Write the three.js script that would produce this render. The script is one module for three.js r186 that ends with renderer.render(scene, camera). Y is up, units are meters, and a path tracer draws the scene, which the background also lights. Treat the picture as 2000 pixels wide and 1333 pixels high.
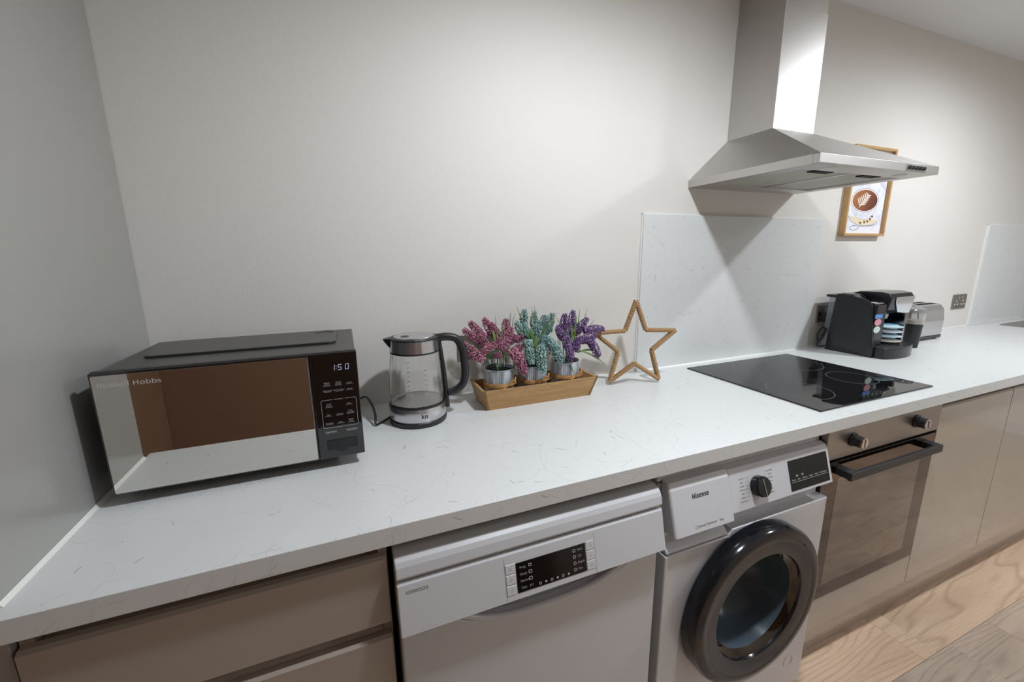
import * as THREE from 'three';
import { RoundedBoxGeometry } from 'three/addons/geometries/RoundedBoxGeometry.js';
import { TextGeometry } from 'three/addons/geometries/TextGeometry.js';
import { FontLoader } from 'three/addons/loaders/FontLoader.js';
import { mergeGeometries, toCreasedNormals } from 'three/addons/utils/BufferGeometryUtils.js';
import { ImprovedNoise } from 'three/addons/math/ImprovedNoise.js';

// ---------- camera, light, exposure ----------
const scene = new THREE.Scene();
scene.background = new THREE.Color(0x000000);
const CAM = { x: 0.4742, y: 1.3743, z: 1.3170, yaw: 0.38097, pitch: -0.2056, roll: -0.0111, f: 812.507 };
const camera = new THREE.PerspectiveCamera(2 * Math.atan(666.5 / CAM.f) * 180 / Math.PI, 2000 / 1333, 0.02, 50);
camera.rotation.order = 'YXZ';
camera.position.set(CAM.x, CAM.y, CAM.z);
camera.rotation.set(CAM.pitch, -CAM.yaw, CAM.roll);
camera.updateMatrixWorld(true);
scene.add(camera);
const renderer = new THREE.WebGLRenderer({ antialias: true });
renderer.toneMapping = THREE.LinearToneMapping;
renderer.toneMappingExposure = 0.405;
renderer.shadowMap.enabled = true;
const LAMP_SPOTS = [[1.22, 0.95], [3.22, 0.95], [3.6, 2.2]];
const LAMP_POWER = [20, 20, 12.5];
const LAMP_COLOR = new THREE.Color().setRGB(0.93, 0.988, 1.055);
const LAMP_ANGLE = 1.56, LAMP_PENUMBRA = 0.46;

// ---------- helpers ----------
let seed = 12345;
const rnd = () => { seed = (seed * 1664525 + 1013904223) >>> 0; return seed / 4294967296; };
const rr = (a, b) => a + (b - a) * rnd();
const taken = new Map();
function numbered(name) { const n = taken.get(name) || 0; taken.set(name, n + 1); return n ? `${name}_${String(n).padStart(3, '0')}` : name; }
const origins = new WeakMap();
function thing(name, label, category, pos = [0, 0, 0], group) {
  const o = new THREE.Group(); o.name = numbered(name); o.position.set(...pos); scene.add(o);
  o.userData.label = label; o.userData.category = category; if (group) o.userData.group = group;
  origins.set(o, new THREE.Vector3(...pos));
  return o;
}
function clean(g) {
  if (g.index) g = g.toNonIndexed();
  for (const k of Object.keys(g.attributes)) if (!['position', 'normal', 'uv', 'color'].includes(k)) g.deleteAttribute(k);
  return g;
}
// uv in metres by dominant normal axis
function uvBox(g, s = 1, swap = false) {
  const p = g.attributes.position, n = g.attributes.normal, uv = new Float32Array(p.count * 2);
  for (let i = 0; i < p.count; i++) {
    const ax = Math.abs(n.getX(i)), ay = Math.abs(n.getY(i)), az = Math.abs(n.getZ(i));
    let u, v;
    if (ay >= ax && ay >= az) { u = p.getX(i); v = -p.getZ(i); }
    else if (az >= ax) { u = p.getX(i); v = p.getY(i); }
    else { u = p.getZ(i); v = p.getY(i); }
    if (swap) [u, v] = [v, u];
    uv[i * 2] = u * s; uv[i * 2 + 1] = v * s;
  }
  g.setAttribute('uv', new THREE.BufferAttribute(uv, 2));
  return g;
}
function join(geos) {
  geos = (Array.isArray(geos) ? geos : [geos]).map(g => clean(g.clone()));
  if (geos.length === 1) return geos[0];
  const hasC = geos.every(g => g.attributes.color);
  if (!hasC) geos.forEach(g => g.deleteAttribute('color'));
  return mergeGeometries(geos);
}
// world-space geometry -> mesh under parent (thing, part or scene)
function part(name, geos, mat, parent, label) {
  const g = join(geos);
  const o = parent && origins.get(parent) || new THREE.Vector3();
  g.translate(-o.x, -o.y, -o.z);
  const m = new THREE.Mesh(g, mat); m.name = parent ? name : numbered(name); m.castShadow = m.receiveShadow = true;
  (parent || scene).add(m);
  origins.set(m, o);
  if (label) m.userData.label = label;
  return m;
}
function solid(name, geos, mat, label, category, group) {
  const m = part(name, geos, mat, null); m.userData.label = label; m.userData.category = category; if (group) m.userData.group = group; return m;
}
function struct(name, geos, mat, label) { const m = part(name, geos, mat, null); m.userData.kind = 'structure'; m.userData.label = label; m.userData.category = name.split('_')[0]; return m; }
function box(x0, x1, y0, y1, z0, z1, r = 0, seg = 2) {
  const w = x1 - x0, h = y1 - y0, d = z1 - z0;
  const g = r ? new RoundedBoxGeometry(w, h, d, seg, Math.min(r, w / 2.01, h / 2.01, d / 2.01)) : new THREE.BoxGeometry(w, h, d);
  const c = clean(g); c.translate((x0 + x1) / 2, (y0 + y1) / 2, (z0 + z1) / 2);
  return uvBox(c);
}
// polygon in (z,y) extruded along x
function prismX(pts, x0, x1, bevel = 0, bseg = 2) {
  const s = new THREE.Shape(pts.map(([z, y]) => new THREE.Vector2(-z, y)));
  const g = new THREE.ExtrudeGeometry(s, { depth: x1 - x0 - 2 * bevel, bevelEnabled: bevel > 0, bevelSize: bevel, bevelThickness: bevel, bevelOffset: -bevel, bevelSegments: bseg, curveSegments: 8 });
  g.translate(0, 0, bevel);
  g.rotateY(Math.PI / 2); // z -> x, x -> -z
  g.translate(x0, 0, 0);
  return uvBox(clean(g));
}
// polygon / Shape in (x,y) extruded from z0 to z1
function prismZ(ptsOrShape, z0, z1, bevel = 0, bseg = 2, curve = 16) {
  const s = ptsOrShape instanceof THREE.Shape ? ptsOrShape : new THREE.Shape(ptsOrShape.map(([x, y]) => new THREE.Vector2(x, y)));
  const g = new THREE.ExtrudeGeometry(s, { depth: z1 - z0 - 2 * bevel, bevelEnabled: bevel > 0, bevelSize: bevel, bevelThickness: bevel, bevelOffset: -bevel, bevelSegments: bseg, curveSegments: curve });
  g.translate(0, 0, z0 + bevel);
  return uvBox(clean(g));
}
function lathe(pts, seg = 64, x = 0, y = 0, z = 0) {
  const g = new THREE.LatheGeometry(pts.map(([r, h]) => new THREE.Vector2(Math.max(r, 0), h)), seg);
  const c = toCreasedNormals(clean(g), 0.6); c.translate(x, y, z); return c;
}
// lathe whose axis points to +z
function latheZ(pts, seg, x, y, z) { const g = lathe(pts, seg); g.rotateX(Math.PI / 2); g.translate(x, y, z); return g; }
function tube(points, r, seg = 40, rad = 8, closed = false) {
  const c = new THREE.CatmullRomCurve3(points.map(p => new THREE.Vector3(...p)), closed, 'centripetal');
  return clean(new THREE.TubeGeometry(c, seg, r, rad, closed));
}
function cyl(r0, r1, h, seg, x, y, z) { const g = clean(new THREE.CylinderGeometry(r1, r0, h, seg)); g.translate(x, y + h / 2, z); return g; }
function rectShape(x0, x1, y0, y1, r) {
  const s = new THREE.Shape(); s.moveTo(x0 + r, y0); s.lineTo(x1 - r, y0); s.absarc(x1 - r, y0 + r, r, -Math.PI / 2, 0); s.lineTo(x1, y1 - r); s.absarc(x1 - r, y1 - r, r, 0, Math.PI / 2);
  s.lineTo(x0 + r, y1); s.absarc(x0 + r, y1 - r, r, Math.PI / 2, Math.PI); s.lineTo(x0, y0 + r); s.absarc(x0 + r, y0 + r, r, Math.PI, 1.5 * Math.PI); return s;
}
const mcam = camera.matrixWorld;
function pixAt(u, v, z) { // photo pixel -> point on the plane at depth z
  const d = new THREE.Vector3((u - 1000) / CAM.f, -(v - 666.5) / CAM.f, -1).transformDirection(mcam);
  const t = (z - CAM.z) / d.z; return new THREE.Vector3(CAM.x + d.x * t, CAM.y + d.y * t, z);
}
const font = await new FontLoader().loadAsync('fonts/droid/droid_sans_regular.typeface.json');
const fontB = await new FontLoader().loadAsync('fonts/droid/droid_sans_bold.typeface.json');
function lettering(str, f, width, height, depth = 0.0004) { // centred at origin in xy, facing +z
  const g = new TextGeometry(str, { font: f, size: 1, depth: 0.01, curveSegments: 4 });
  g.computeBoundingBox(); const b = g.boundingBox;
  g.translate(-(b.min.x + b.max.x) / 2, -(b.min.y + b.max.y) / 2, 0);
  const sx = width / (b.max.x - b.min.x), sy = height ? height / (b.max.y - b.min.y) : sx;
  g.scale(sx, sy, depth / 0.01); return clean(g);
}

// ---------- materials ----------
const lin = (r, g, b) => new THREE.Color().setRGB(r, g, b);
const M = (color, roughness = 0.5, metalness = 0, extra = {}) => new THREE.MeshPhysicalMaterial({ color: color.isColor ? color : new THREE.Color(color), roughness, metalness, ...extra });
const noise = new ImprovedNoise();
function dataTex(w, h, fn, srgb = true) {
  const d = new Uint8Array(w * h * 4);
  for (let j = 0; j < h; j++) for (let i = 0; i < w; i++) {
    const c = fn(i / w, j / h, i, j), k = (j * w + i) * 4;
    for (let q = 0; q < 3; q++) d[k + q] = Math.max(0, Math.min(255, c[q])); d[k + 3] = 255;
  }
  const t = new THREE.DataTexture(d, w, h, THREE.RGBAFormat); t.magFilter = THREE.LinearFilter; t.minFilter = THREE.LinearMipmapLinearFilter; t.generateMipmaps = true;
  t.wrapS = t.wrapT = THREE.RepeatWrapping; if (srgb) t.colorSpace = THREE.SRGBColorSpace; t.needsUpdate = true; return t;
}
function canvasTex(w, h, draw, srgb = true) {
  const c = document.createElement('canvas'); c.width = w; c.height = h; draw(c.getContext('2d'), w, h);
  const t = new THREE.CanvasTexture(c); t.wrapS = t.wrapT = THREE.RepeatWrapping; t.anisotropy = 8; if (srgb) t.colorSpace = THREE.SRGBColorSpace; return t;
}
// plate whose front face (z1) shows a canvas 0..1 across it
function plateUV(g, x0, x1, y0, y1) {
  const p = g.attributes.position, uv = g.attributes.uv;
  for (let i = 0; i < p.count; i++) uv.setXY(i, (p.getX(i) - x0) / (x1 - x0), (p.getY(i) - y0) / (y1 - y0));
  return g;
}

// white quartz-look laminate with fine grey flecks and veins
const quartzTex = canvasTex(2048, 2048, (c, w, h) => {
  c.fillStyle = '#eaeceb'; c.fillRect(0, 0, w, h);
  const vein = (x, y, len, alpha, wid, dir) => {
    c.strokeStyle = `rgba(92,90,86,${alpha})`; c.lineWidth = wid; c.lineCap = 'round';
    let a = dir; c.beginPath(); c.moveTo(x, y);
    for (let s = 0; s < len; s += 6) { a += rr(-0.32, 0.32); x += Math.cos(a) * 6; y += Math.sin(a) * 6; if (rnd() < 0.12) { c.stroke(); c.beginPath(); x += rr(-4, 4); y += rr(-4, 4); c.moveTo(x, y); } else c.lineTo(x, y); }
    c.stroke();
  };
  for (let i = 0; i < 130; i++) vein(rr(0, w), rr(0, h), rr(120, 420), rr(0.06, 0.16), rr(1, 2.2), rr(0, 6.28));
  for (let i = 0; i < 420; i++) vein(rr(0, w), rr(0, h), rr(20, 80), rr(0.08, 0.26), rr(0.8, 1.8), rr(0, 6.28));
  for (let i = 0; i < 190; i++) vein(rr(0, w), rr(0, h), rr(8, 26), rr(0.3, 0.6), rr(1.2, 2.4), rr(0, 6.28));
});
quartzTex.repeat.set(1 / 1.5, 1 / 1.5);
const quartz = M(lin(0.90, 0.90, 0.90), 0.32, 0, { map: quartzTex });
const plasterBump = dataTex(512, 512, (u, v, i, j) => { const n = 128 + 60 * noise.noise(i * 0.11, j * 0.11, 3) + 50 * noise.noise(i * 0.37, j * 0.37, 7); return [n, n, n]; }, false);
plasterBump.repeat.set(3, 3);
const wallPaint = M(lin(0.76, 0.73, 0.685), 0.62, 0, { bumpMap: plasterBump, bumpScale: 0.0004 });
const whitePaint = M(lin(0.78, 0.78, 0.77), 0.8);
const brownPaint = M(lin(0.25, 0.145, 0.095), 0.7);
const skirtPaint = M(lin(0.75, 0.75, 0.73), 0.4);
const panelGrey = M(lin(0.36, 0.355, 0.335), 0.30, 0, { clearcoat: 0.8, clearcoatRoughness: 0.2 });
const cashmere = M(lin(0.43, 0.375, 0.315), 0.35, 0, { clearcoat: 1, clearcoatRoughness: 0.06 });
const cashmereMatt = M(lin(0.40, 0.345, 0.285), 0.5);
const carcass = M(lin(0.12, 0.105, 0.09), 0.7);
const sealant = M(lin(0.85, 0.84, 0.80), 0.4);
const applianceWhite = M(lin(0.62, 0.625, 0.645), 0.28, 0, { clearcoat: 0.4, clearcoatRoughness: 0.2 });
const blackPlastic = M(lin(0.018, 0.018, 0.020), 0.38);
const blackGloss = M(lin(0.010, 0.010, 0.012), 0.08, 0, { clearcoat: 1, clearcoatRoughness: 0.03 });
const darkGrey = M(lin(0.06, 0.06, 0.062), 0.45);
const gapBlack = M(lin(0.008, 0.008, 0.008), 0.8);
const steelScratch = dataTex(256, 512, (u, v, i, j) => { const n = 210 + 22 * noise.noise(i * 0.02, j * 0.9, 1) + 14 * noise.noise(i * 0.01, j * 0.3, 4); return [n, n, n]; }, false);
steelScratch.repeat.set(2, 6);
const steel = M(lin(0.55, 0.53, 0.51), 0.50, 1, { anisotropy: 0.55, anisotropyRotation: Math.PI / 2, roughnessMap: steelScratch });
const steelDark = M(lin(0.42, 0.385, 0.36), 0.36, 1);
const chrome = M(lin(0.72, 0.72, 0.74), 0.10, 1);
const brushed = M(lin(0.62, 0.62, 0.64), 0.28, 1);
const printGrey = M(lin(0.32, 0.32, 0.31), 0.5);
const printDark = M(lin(0.03, 0.03, 0.035), 0.5);
const printWhite = M(lin(0.7, 0.7, 0.7), 0.5);

// ---------- room shell ----------
const RX = 5.1, RZ = 3.0, RL = -0.62, CH = 2.384, W = 0.91, D = 0.6376, T = 0.0377, ZF = 0.6176;
struct('wall_back', box(RL - 0.1, RX + 0.1, -0.1, CH + 0.1, -0.1, 0), wallPaint, 'cream painted wall behind the worktop');
struct('wall_left', box(RL - 0.1, RL, -0.1, CH + 0.1, 0, RZ), brownPaint, 'dark brown side wall beyond the tall unit');
struct('wall_right', box(RX, RX + 0.1, -0.1, CH + 0.1, 0, RZ), wallPaint, 'cream end wall beyond the sink');
struct('wall_front', box(RL - 0.1, RX + 0.1, -0.1, CH + 0.1, RZ, RZ + 0.1), wallPaint, 'cream wall opposite the worktop');
struct('ceiling', box(RL, RX, CH, CH + 0.1, 0, RZ), whitePaint, 'plain white ceiling');
const sk = struct('baseboard_right', prismX([[0.64, 0], [RZ, 0], [RZ, 0.1], [0.64, 0.1]], RX - 0.016, RX, 0.003), skirtPaint, 'white skirting board on the end wall');
// floor of single oak-look planks
function woodTex(k, light, dark, rings) {
  return dataTex(1024, 256, (u, v) => {
    const x = u * 1.28, y = v * 0.19;
    let h = noise.noise(x * 1.1 + k * 9.7, y * 7.5 + k * 3.1, k) + 0.35 * noise.noise(x * 2.6 + k * 5, y * 17, k + 4);
    h = h * rings * 1.9 + y * 26;
    const ring = 0.5 + 0.5 * Math.sin(h * 6.283), line = Math.pow(ring, 5);
    const fine = noise.noise(x * 9, y * 420, k + 9) * 0.5 + noise.noise(x * 24, y * 900, k + 2) * 0.35;
    const broad = noise.noise(x * 2, y * 10, k + 20) * 0.3;
    let t = 0.20 + 0.28 * line + 0.42 * fine + broad; t = Math.max(0, Math.min(1, t));
    return [0, 1, 2].map(q => light[q] + (dark[q] - light[q]) * t);
  });
}
const plankMats = [
  woodTex(1, [238, 206, 178], [172, 140, 114], 2.6), woodTex(2, [232, 202, 174], [162, 132, 108], 2.2),
  woodTex(3, [204, 184, 166], [136, 120, 107], 2.6), woodTex(4, [228, 198, 170], [158, 130, 110], 3.0), woodTex(5, [216, 194, 172], [150, 130, 114], 2.0),
].map(t => M(lin(0.92, 0.92, 0.92), 0.36, 0, { map: t, clearcoat: 0.25, clearcoatRoughness: 0.3 }));
{
  const f = struct('floor', box(RL, RX, -0.1, -0.008, 0, RZ), M(lin(0.08, 0.06, 0.05), 0.8), 'wood plank floor of warm tan and grey-brown boards');
  const pw = 0.19, pl = 1.28, z0 = 0.755 - 4 * pw;
  const offs = [0.3, 0.9, 0.1, 2.208 - 2 * pl, 2.615 - 2 * pl];
  for (let r = 0; z0 + r * pw < RZ; r++) {
    const za = Math.max(0, z0 + r * pw), zb = Math.min(RZ, z0 + (r + 1) * pw); if (zb <= 0.005) continue;
    let x = (r < 5 ? offs[r] : rr(0, 1)) - 3 * pl, n = 0;
    for (; x < RX; x += pl, n++) {
      const xa = Math.max(RL, x), xb = Math.min(RX, x + pl); if (xb <= RL + 0.01) continue;
      const g = box(xa + 0.0004, xb - 0.0004, -0.008, 0, za + 0.0004, zb - 0.0004, 0.0008, 1);
      const p = g.attributes.position, uv = g.attributes.uv, flip = rnd() < 0.5, du = rnd();
      for (let i = 0; i < p.count; i++) uv.setXY(i, (flip ? -1 : 1) * (p.getX(i) - x) / pl + du, (p.getZ(i) - z0 - r * pw) / pw);
      let mi = Math.floor(rnd() * 5); if (r === 3) mi = [0, 1][n % 2]; if (r === 4) mi = x < 2.5 ? 2 : 4;
      part('plank', g, plankMats[mi], f);
    }
  }
}
{ // low brown unit across the room, seen only in the microwave door
  const t = thing('sideboard', 'long dark brown sideboard across the room, mirrored in the microwave door', 'sideboard', [0.5, 0, RZ - 0.25]);
  part('carcass', box(RL + 0.005, 1.6, 0.03, 1.12, RZ - 0.45, RZ - 0.005), brownPaint, t);
  part('top_board', box(RL + 0.002, 1.62, 1.121, 1.15, RZ - 0.47, RZ - 0.003, 0.003, 1), brownPaint, t);
  part('front_panel', box(RL + 0.0005, 1.59, 0.05, 1.118, RZ - 0.47, RZ - 0.451, 0.002, 1), brownPaint, t);
  part('base', box(RL + 0.05, 1.55, 0, 0.03, RZ - 0.42, RZ - 0.02), brownPaint, t);
}
// ceiling downlights
LAMP_SPOTS.forEach(([x, z], i) => {
  const L = thing('ceiling_downlight', ['round white recessed downlight above the dishwasher', 'round white recessed downlight above the toaster', 'large round white ceiling light over the open floor opposite the toaster'][i], 'downlight', [x, CH, z]);
  const q = i < 2 ? 0.068 : 0.16; // lens radius
  part('rim', lathe([[q, 0], [q + 0.004, -0.006], [q + 0.016, -0.004], [q + 0.018, 0], [q, 0]], 48, x, CH, z), whitePaint, L);
  part('lens', lathe([[0, -0.0025], [q, -0.0025], [q, -0.0006], [0, -0.0006]], 40, x, CH, z), new THREE.MeshStandardMaterial({ color: 0xffffff, emissive: LAMP_COLOR, emissiveIntensity: 12, roughness: 0.5 }), L, 'glowing frosted lens');
  const s = new THREE.SpotLight(LAMP_COLOR, LAMP_POWER[i], 0, LAMP_ANGLE, LAMP_PENUMBRA, 2);
  s.position.set(0, -0.008, 0); s.castShadow = true; s.shadow.radius = i < 2 ? 3.3 : 8; s.shadow.mapSize.set(1024, 1024);
  s.target.position.set(0, -1, 0); L.add(s); L.add(s.target);
});

// ---------- fitted units ----------
{
  const t = thing('tall_cabinet', 'tall unit with smooth light grey end panel at the left end of the worktop', 'cabinet', [-0.3, 0, 0.32]);
  part('end_panel', box(-0.02, 0, 0.0, CH - 0.002, 0.001, 0.610, 0.001, 1), panelGrey, t);
  part('body', box(-0.60, -0.021, 0.10, CH - 0.002, 0.001, 0.586), cashmereMatt, t);
  part('door', box(-0.598, -0.022, 0.155, CH - 0.03, 0.587, 0.607, 0.0015, 1), cashmere, t);
  part('plinth_board', box(-0.60, -0.021, 0, 0.099, 0.5, 0.574), cashmereMatt, t);
}
// worktop with a sink cut-out
const SK = { x0: 4.26, x1: 5.06, z0: 0.085, z1: 0.545 };
{
  const g = [box(0.001, SK.x0, W - T, W, 0.001, D, 0.0015, 1), box(SK.x0, RX - 0.001, W - T, W, 0.001, SK.z0), box(SK.x0, RX - 0.001, W - T, W, SK.z1, D, 0.0015, 1), box(SK.x1, RX - 0.001, W - T, W, SK.z0, SK.z1)];
  solid('worktop', g, quartz, 'long white worktop with fine grey veining carrying the microwave, kettle and hob', 'worktop');
  struct('trim_1', prismZ([[0.0005, W], [0.006, W], [0.0005, W + 0.006]], 0.004, 0.609), sealant, 'white sealant bead where the worktop meets the grey end panel');
  struct('trim_2', prismX([[0.0005, W], [0.005, W], [0.0005, W + 0.005]], 0.002, 1.526), sealant, 'white sealant bead along the wall behind the kettle');
  struct('trim_3', prismX([[0.0125, W], [0.017, W], [0.0125, W + 0.005]], 1.531, 2.549), sealant, 'white sealant bead along the splashback behind the hob');
  struct('trim_4', prismX([[0.0005, W], [0.005, W], [0.0005, W + 0.005]], 2.554, 4.045), sealant, 'white sealant bead along the wall behind the toaster');
}
{
  const s1 = solid('splashback', box(1.5305, 2.55, W + 0.0005, 1.5166, 0.0005, 0.0125, 0.001, 1), quartz, 'pale veined splashback slab on the wall behind the hob', 'splashback');
  const s2 = solid('splashback', box(4.0526, RX - 0.001, W + 0.0005, 1.5166, 0.0005, 0.0125, 0.001, 1), quartz, 'pale veined splashback slab on the wall behind the sink', 'splashback');
  part('sealant_edge', [box(4.046, 4.0525, W + 0.001, 1.519, 0.0005, 0.008), box(4.046, RX - 0.001, 1.5167, 1.5205, 0.0005, 0.008)], sealant, s2, 'white sealant edge');
  part('sealant_edge', [box(1.527, 1.5304, W + 0.001, 1.519, 0.0005, 0.006), box(1.527, 2.553, 1.5167, 1.5195, 0.0005, 0.006), box(2.5501, 2.553, W + 0.001, 1.5167, 0.0005, 0.006)], sealant, s1, 'white sealant edge');
}
// drawer unit
{
  const x0 = 0.004, x1 = 0.506;
  const t = thing('drawer_unit', 'beige gloss handleless drawer unit below the microwave, beside the dishwasher', 'drawers', [0.255, 0, 0.32]);
  part('body', [box(x0, x1, 0.15, W - T - 0.0005, 0.002, 0.56), box(x0, x0 + 0.016, 0.15, W - T - 0.0005, 0.56, 0.60), box(x1 - 0.016, x1, 0.15, W - T - 0.0005, 0.56, 0.6)], cashmereMatt, t);
  const front = (ya, yb) => prismX([[0.600, ya], [ZF, ya], [ZF, yb - 0.004], [0.611, yb], [0.600, yb]], x0 + 0.002, x1 - 0.002, 0.0012, 2);
  part('drawer_front', front(0.700, 0.838), cashmere, t);
  part('drawer_front', front(0.430, 0.668), cashmere, t);
  part('drawer_front', front(0.158, 0.398), cashmere, t);
  const rail = (y) => prismX([[0.561, y], [0.599, y], [0.599, y + 0.002], [0.575, y + 0.010], [0.568, y + 0.050], [0.561, y + 0.050]], x0 + 0.017, x1 - 0.017);
  const shelf = (y) => prismX([[0.580, y], [0.599, y], [0.5985, y + 0.012], [0.594, y + 0.018], [0.592, y + 0.052], [0.580, y + 0.052]], x0 + 0.017, x1 - 0.017);
  part('handle_rail', shelf(0.655), cashmereMatt, t); part('handle_rail', shelf(0.385), cashmereMatt, t); part('handle_rail', rail(0.8215), cashmereMatt, t);
  part('plinth_board', box(x0, x1, 0, 0.149, 0.5, 0.574), cashmere, t);
}
// base cabinets to the right of the oven
[[2.3285, 2.8395, 'beige gloss cupboard door next to the oven'], [2.8405, 3.3515, 'beige gloss cupboard door beyond the one next to the oven'], [3.3525, 3.95, 'beige gloss cupboard below the toaster end of the worktop'], [3.951, 4.52, 'beige gloss cupboard below the left half of the sink'], [4.521, 5.098, 'beige gloss cupboard in the corner below the sink']].forEach(([x0, x1, label], i) => {
  const t = thing('base_cabinet', label, 'cabinet', [(x0 + x1) / 2, 0, 0.32]);
  part('body', i > 2 ? [box(x0, x1, 0.15, 0.60, 0.002, 0.598), box(x0, x1, 0.6, W - T - 0.0005, 0.575, 0.598)] : [box(x0, x1, 0.15, 0.84, 0.002, 0.598), box(x0, x1, 0.84, W - T - 0.0005, 0.002, 0.575)], cashmereMatt, t);
  part('door', prismX([[0.599, 0.157], [ZF, 0.157], [ZF, 0.842], [0.611, 0.846], [0.599, 0.846]], x0 + 0.0015, x1 - 0.0015, 0.0012, 2), cashmere, t);
});
solid('plinth', box(1.7305, 5.098, 0.0, 0.1495, 0.556, 0.574, 0.001, 1), cashmere, 'long beige gloss kickboard under the oven and cupboards', 'plinth');

// ---------- oven ----------
{
  const x0 = 1.7335, x1 = 2.3265;
  const t = thing('built_in_oven', 'built-under electric oven with steel control strip and black bar handle', 'oven', [2.03, 0.2725, 0.32]);
  part('cavity_body', box(x0 + 0.015, x1 - 0.015, 0.276, 0.866, 0.04, 0.598), darkGrey, t);
  part('control_panel', box(x0, x1, 0.769, 0.868, 0.599, 0.620, 0.0015, 1), steelDark, t, 'brushed steel control strip');
  part('door_gap', box(x0 + 0.004, x1 - 0.004, 0.760, 0.7685, 0.599, 0.612), gapBlack, t);
  const mirrorDark = M(lin(0.16, 0.13, 0.115), 0.05, 1), mirrorPane = M(lin(0.30, 0.265, 0.24), 0.05, 1);
  const door = part('door', box(x0, x1, 0.276, 0.759, 0.599, 0.620, 0.0015, 1), mirrorDark, t, 'smoked mirror glass door');
  part('window', box(x0 + 0.075, x1 - 0.075, 0.325, 0.700, 0.6195, 0.6204), mirrorPane, door, 'lighter reflective window');
  const h = part('handle', [box(1.79, 2.272, 0.716, 0.741, 0.652, 0.664, 0.002, 1)], blackPlastic, t, 'flat black bar handle');
  for (const hx of [1.79, 2.237]) part('handle_mount', box(hx, hx + 0.035, 0.719, 0.741, 0.6201, 0.653, 0.0015, 1), blackPlastic, h);
  for (const [kx, ky] of [[1.852, 0.819], [2.181, 0.823]]) {
    const k = part('knob', latheZ([[0, 0], [0.0215, 0], [0.0215, 0.004], [0.0175, 0.006], [0.0165, 0.028]], 32, kx, ky, 0.6201), blackPlastic, t, 'round control knob');
    part('knob_cap', [latheZ([[0.0165, 0.0275], [0.0168, 0.031], [0.0150, 0.0325], [0, 0.0325]], 32, kx, ky, 0.6201), box(kx - 0.002, kx + 0.002, ky - 0.013, ky + 0.013, 0.652, 0.655, 0.001, 1)], chrome, k, 'chrome cap');
    const ticks = [];
    for (let a = -2.3; a <= 2.31; a += 0.46) ticks.push(box(kx + Math.sin(a) * 0.028 - 0.0012, kx + Math.sin(a) * 0.028 + 0.0012, ky + Math.cos(a) * 0.028 - 0.0012, ky + Math.cos(a) * 0.028 + 0.0012, 0.62, 0.6203));
    part('dial_marks', ticks, printDark, t);
  }
  solid('filler_panel', box(1.7305, 2.3265, 0.157, 0.2715, 0.599, ZF, 0.0015, 2), cashmere, 'beige gloss filler panel directly under the oven door', 'panel');
}

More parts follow.
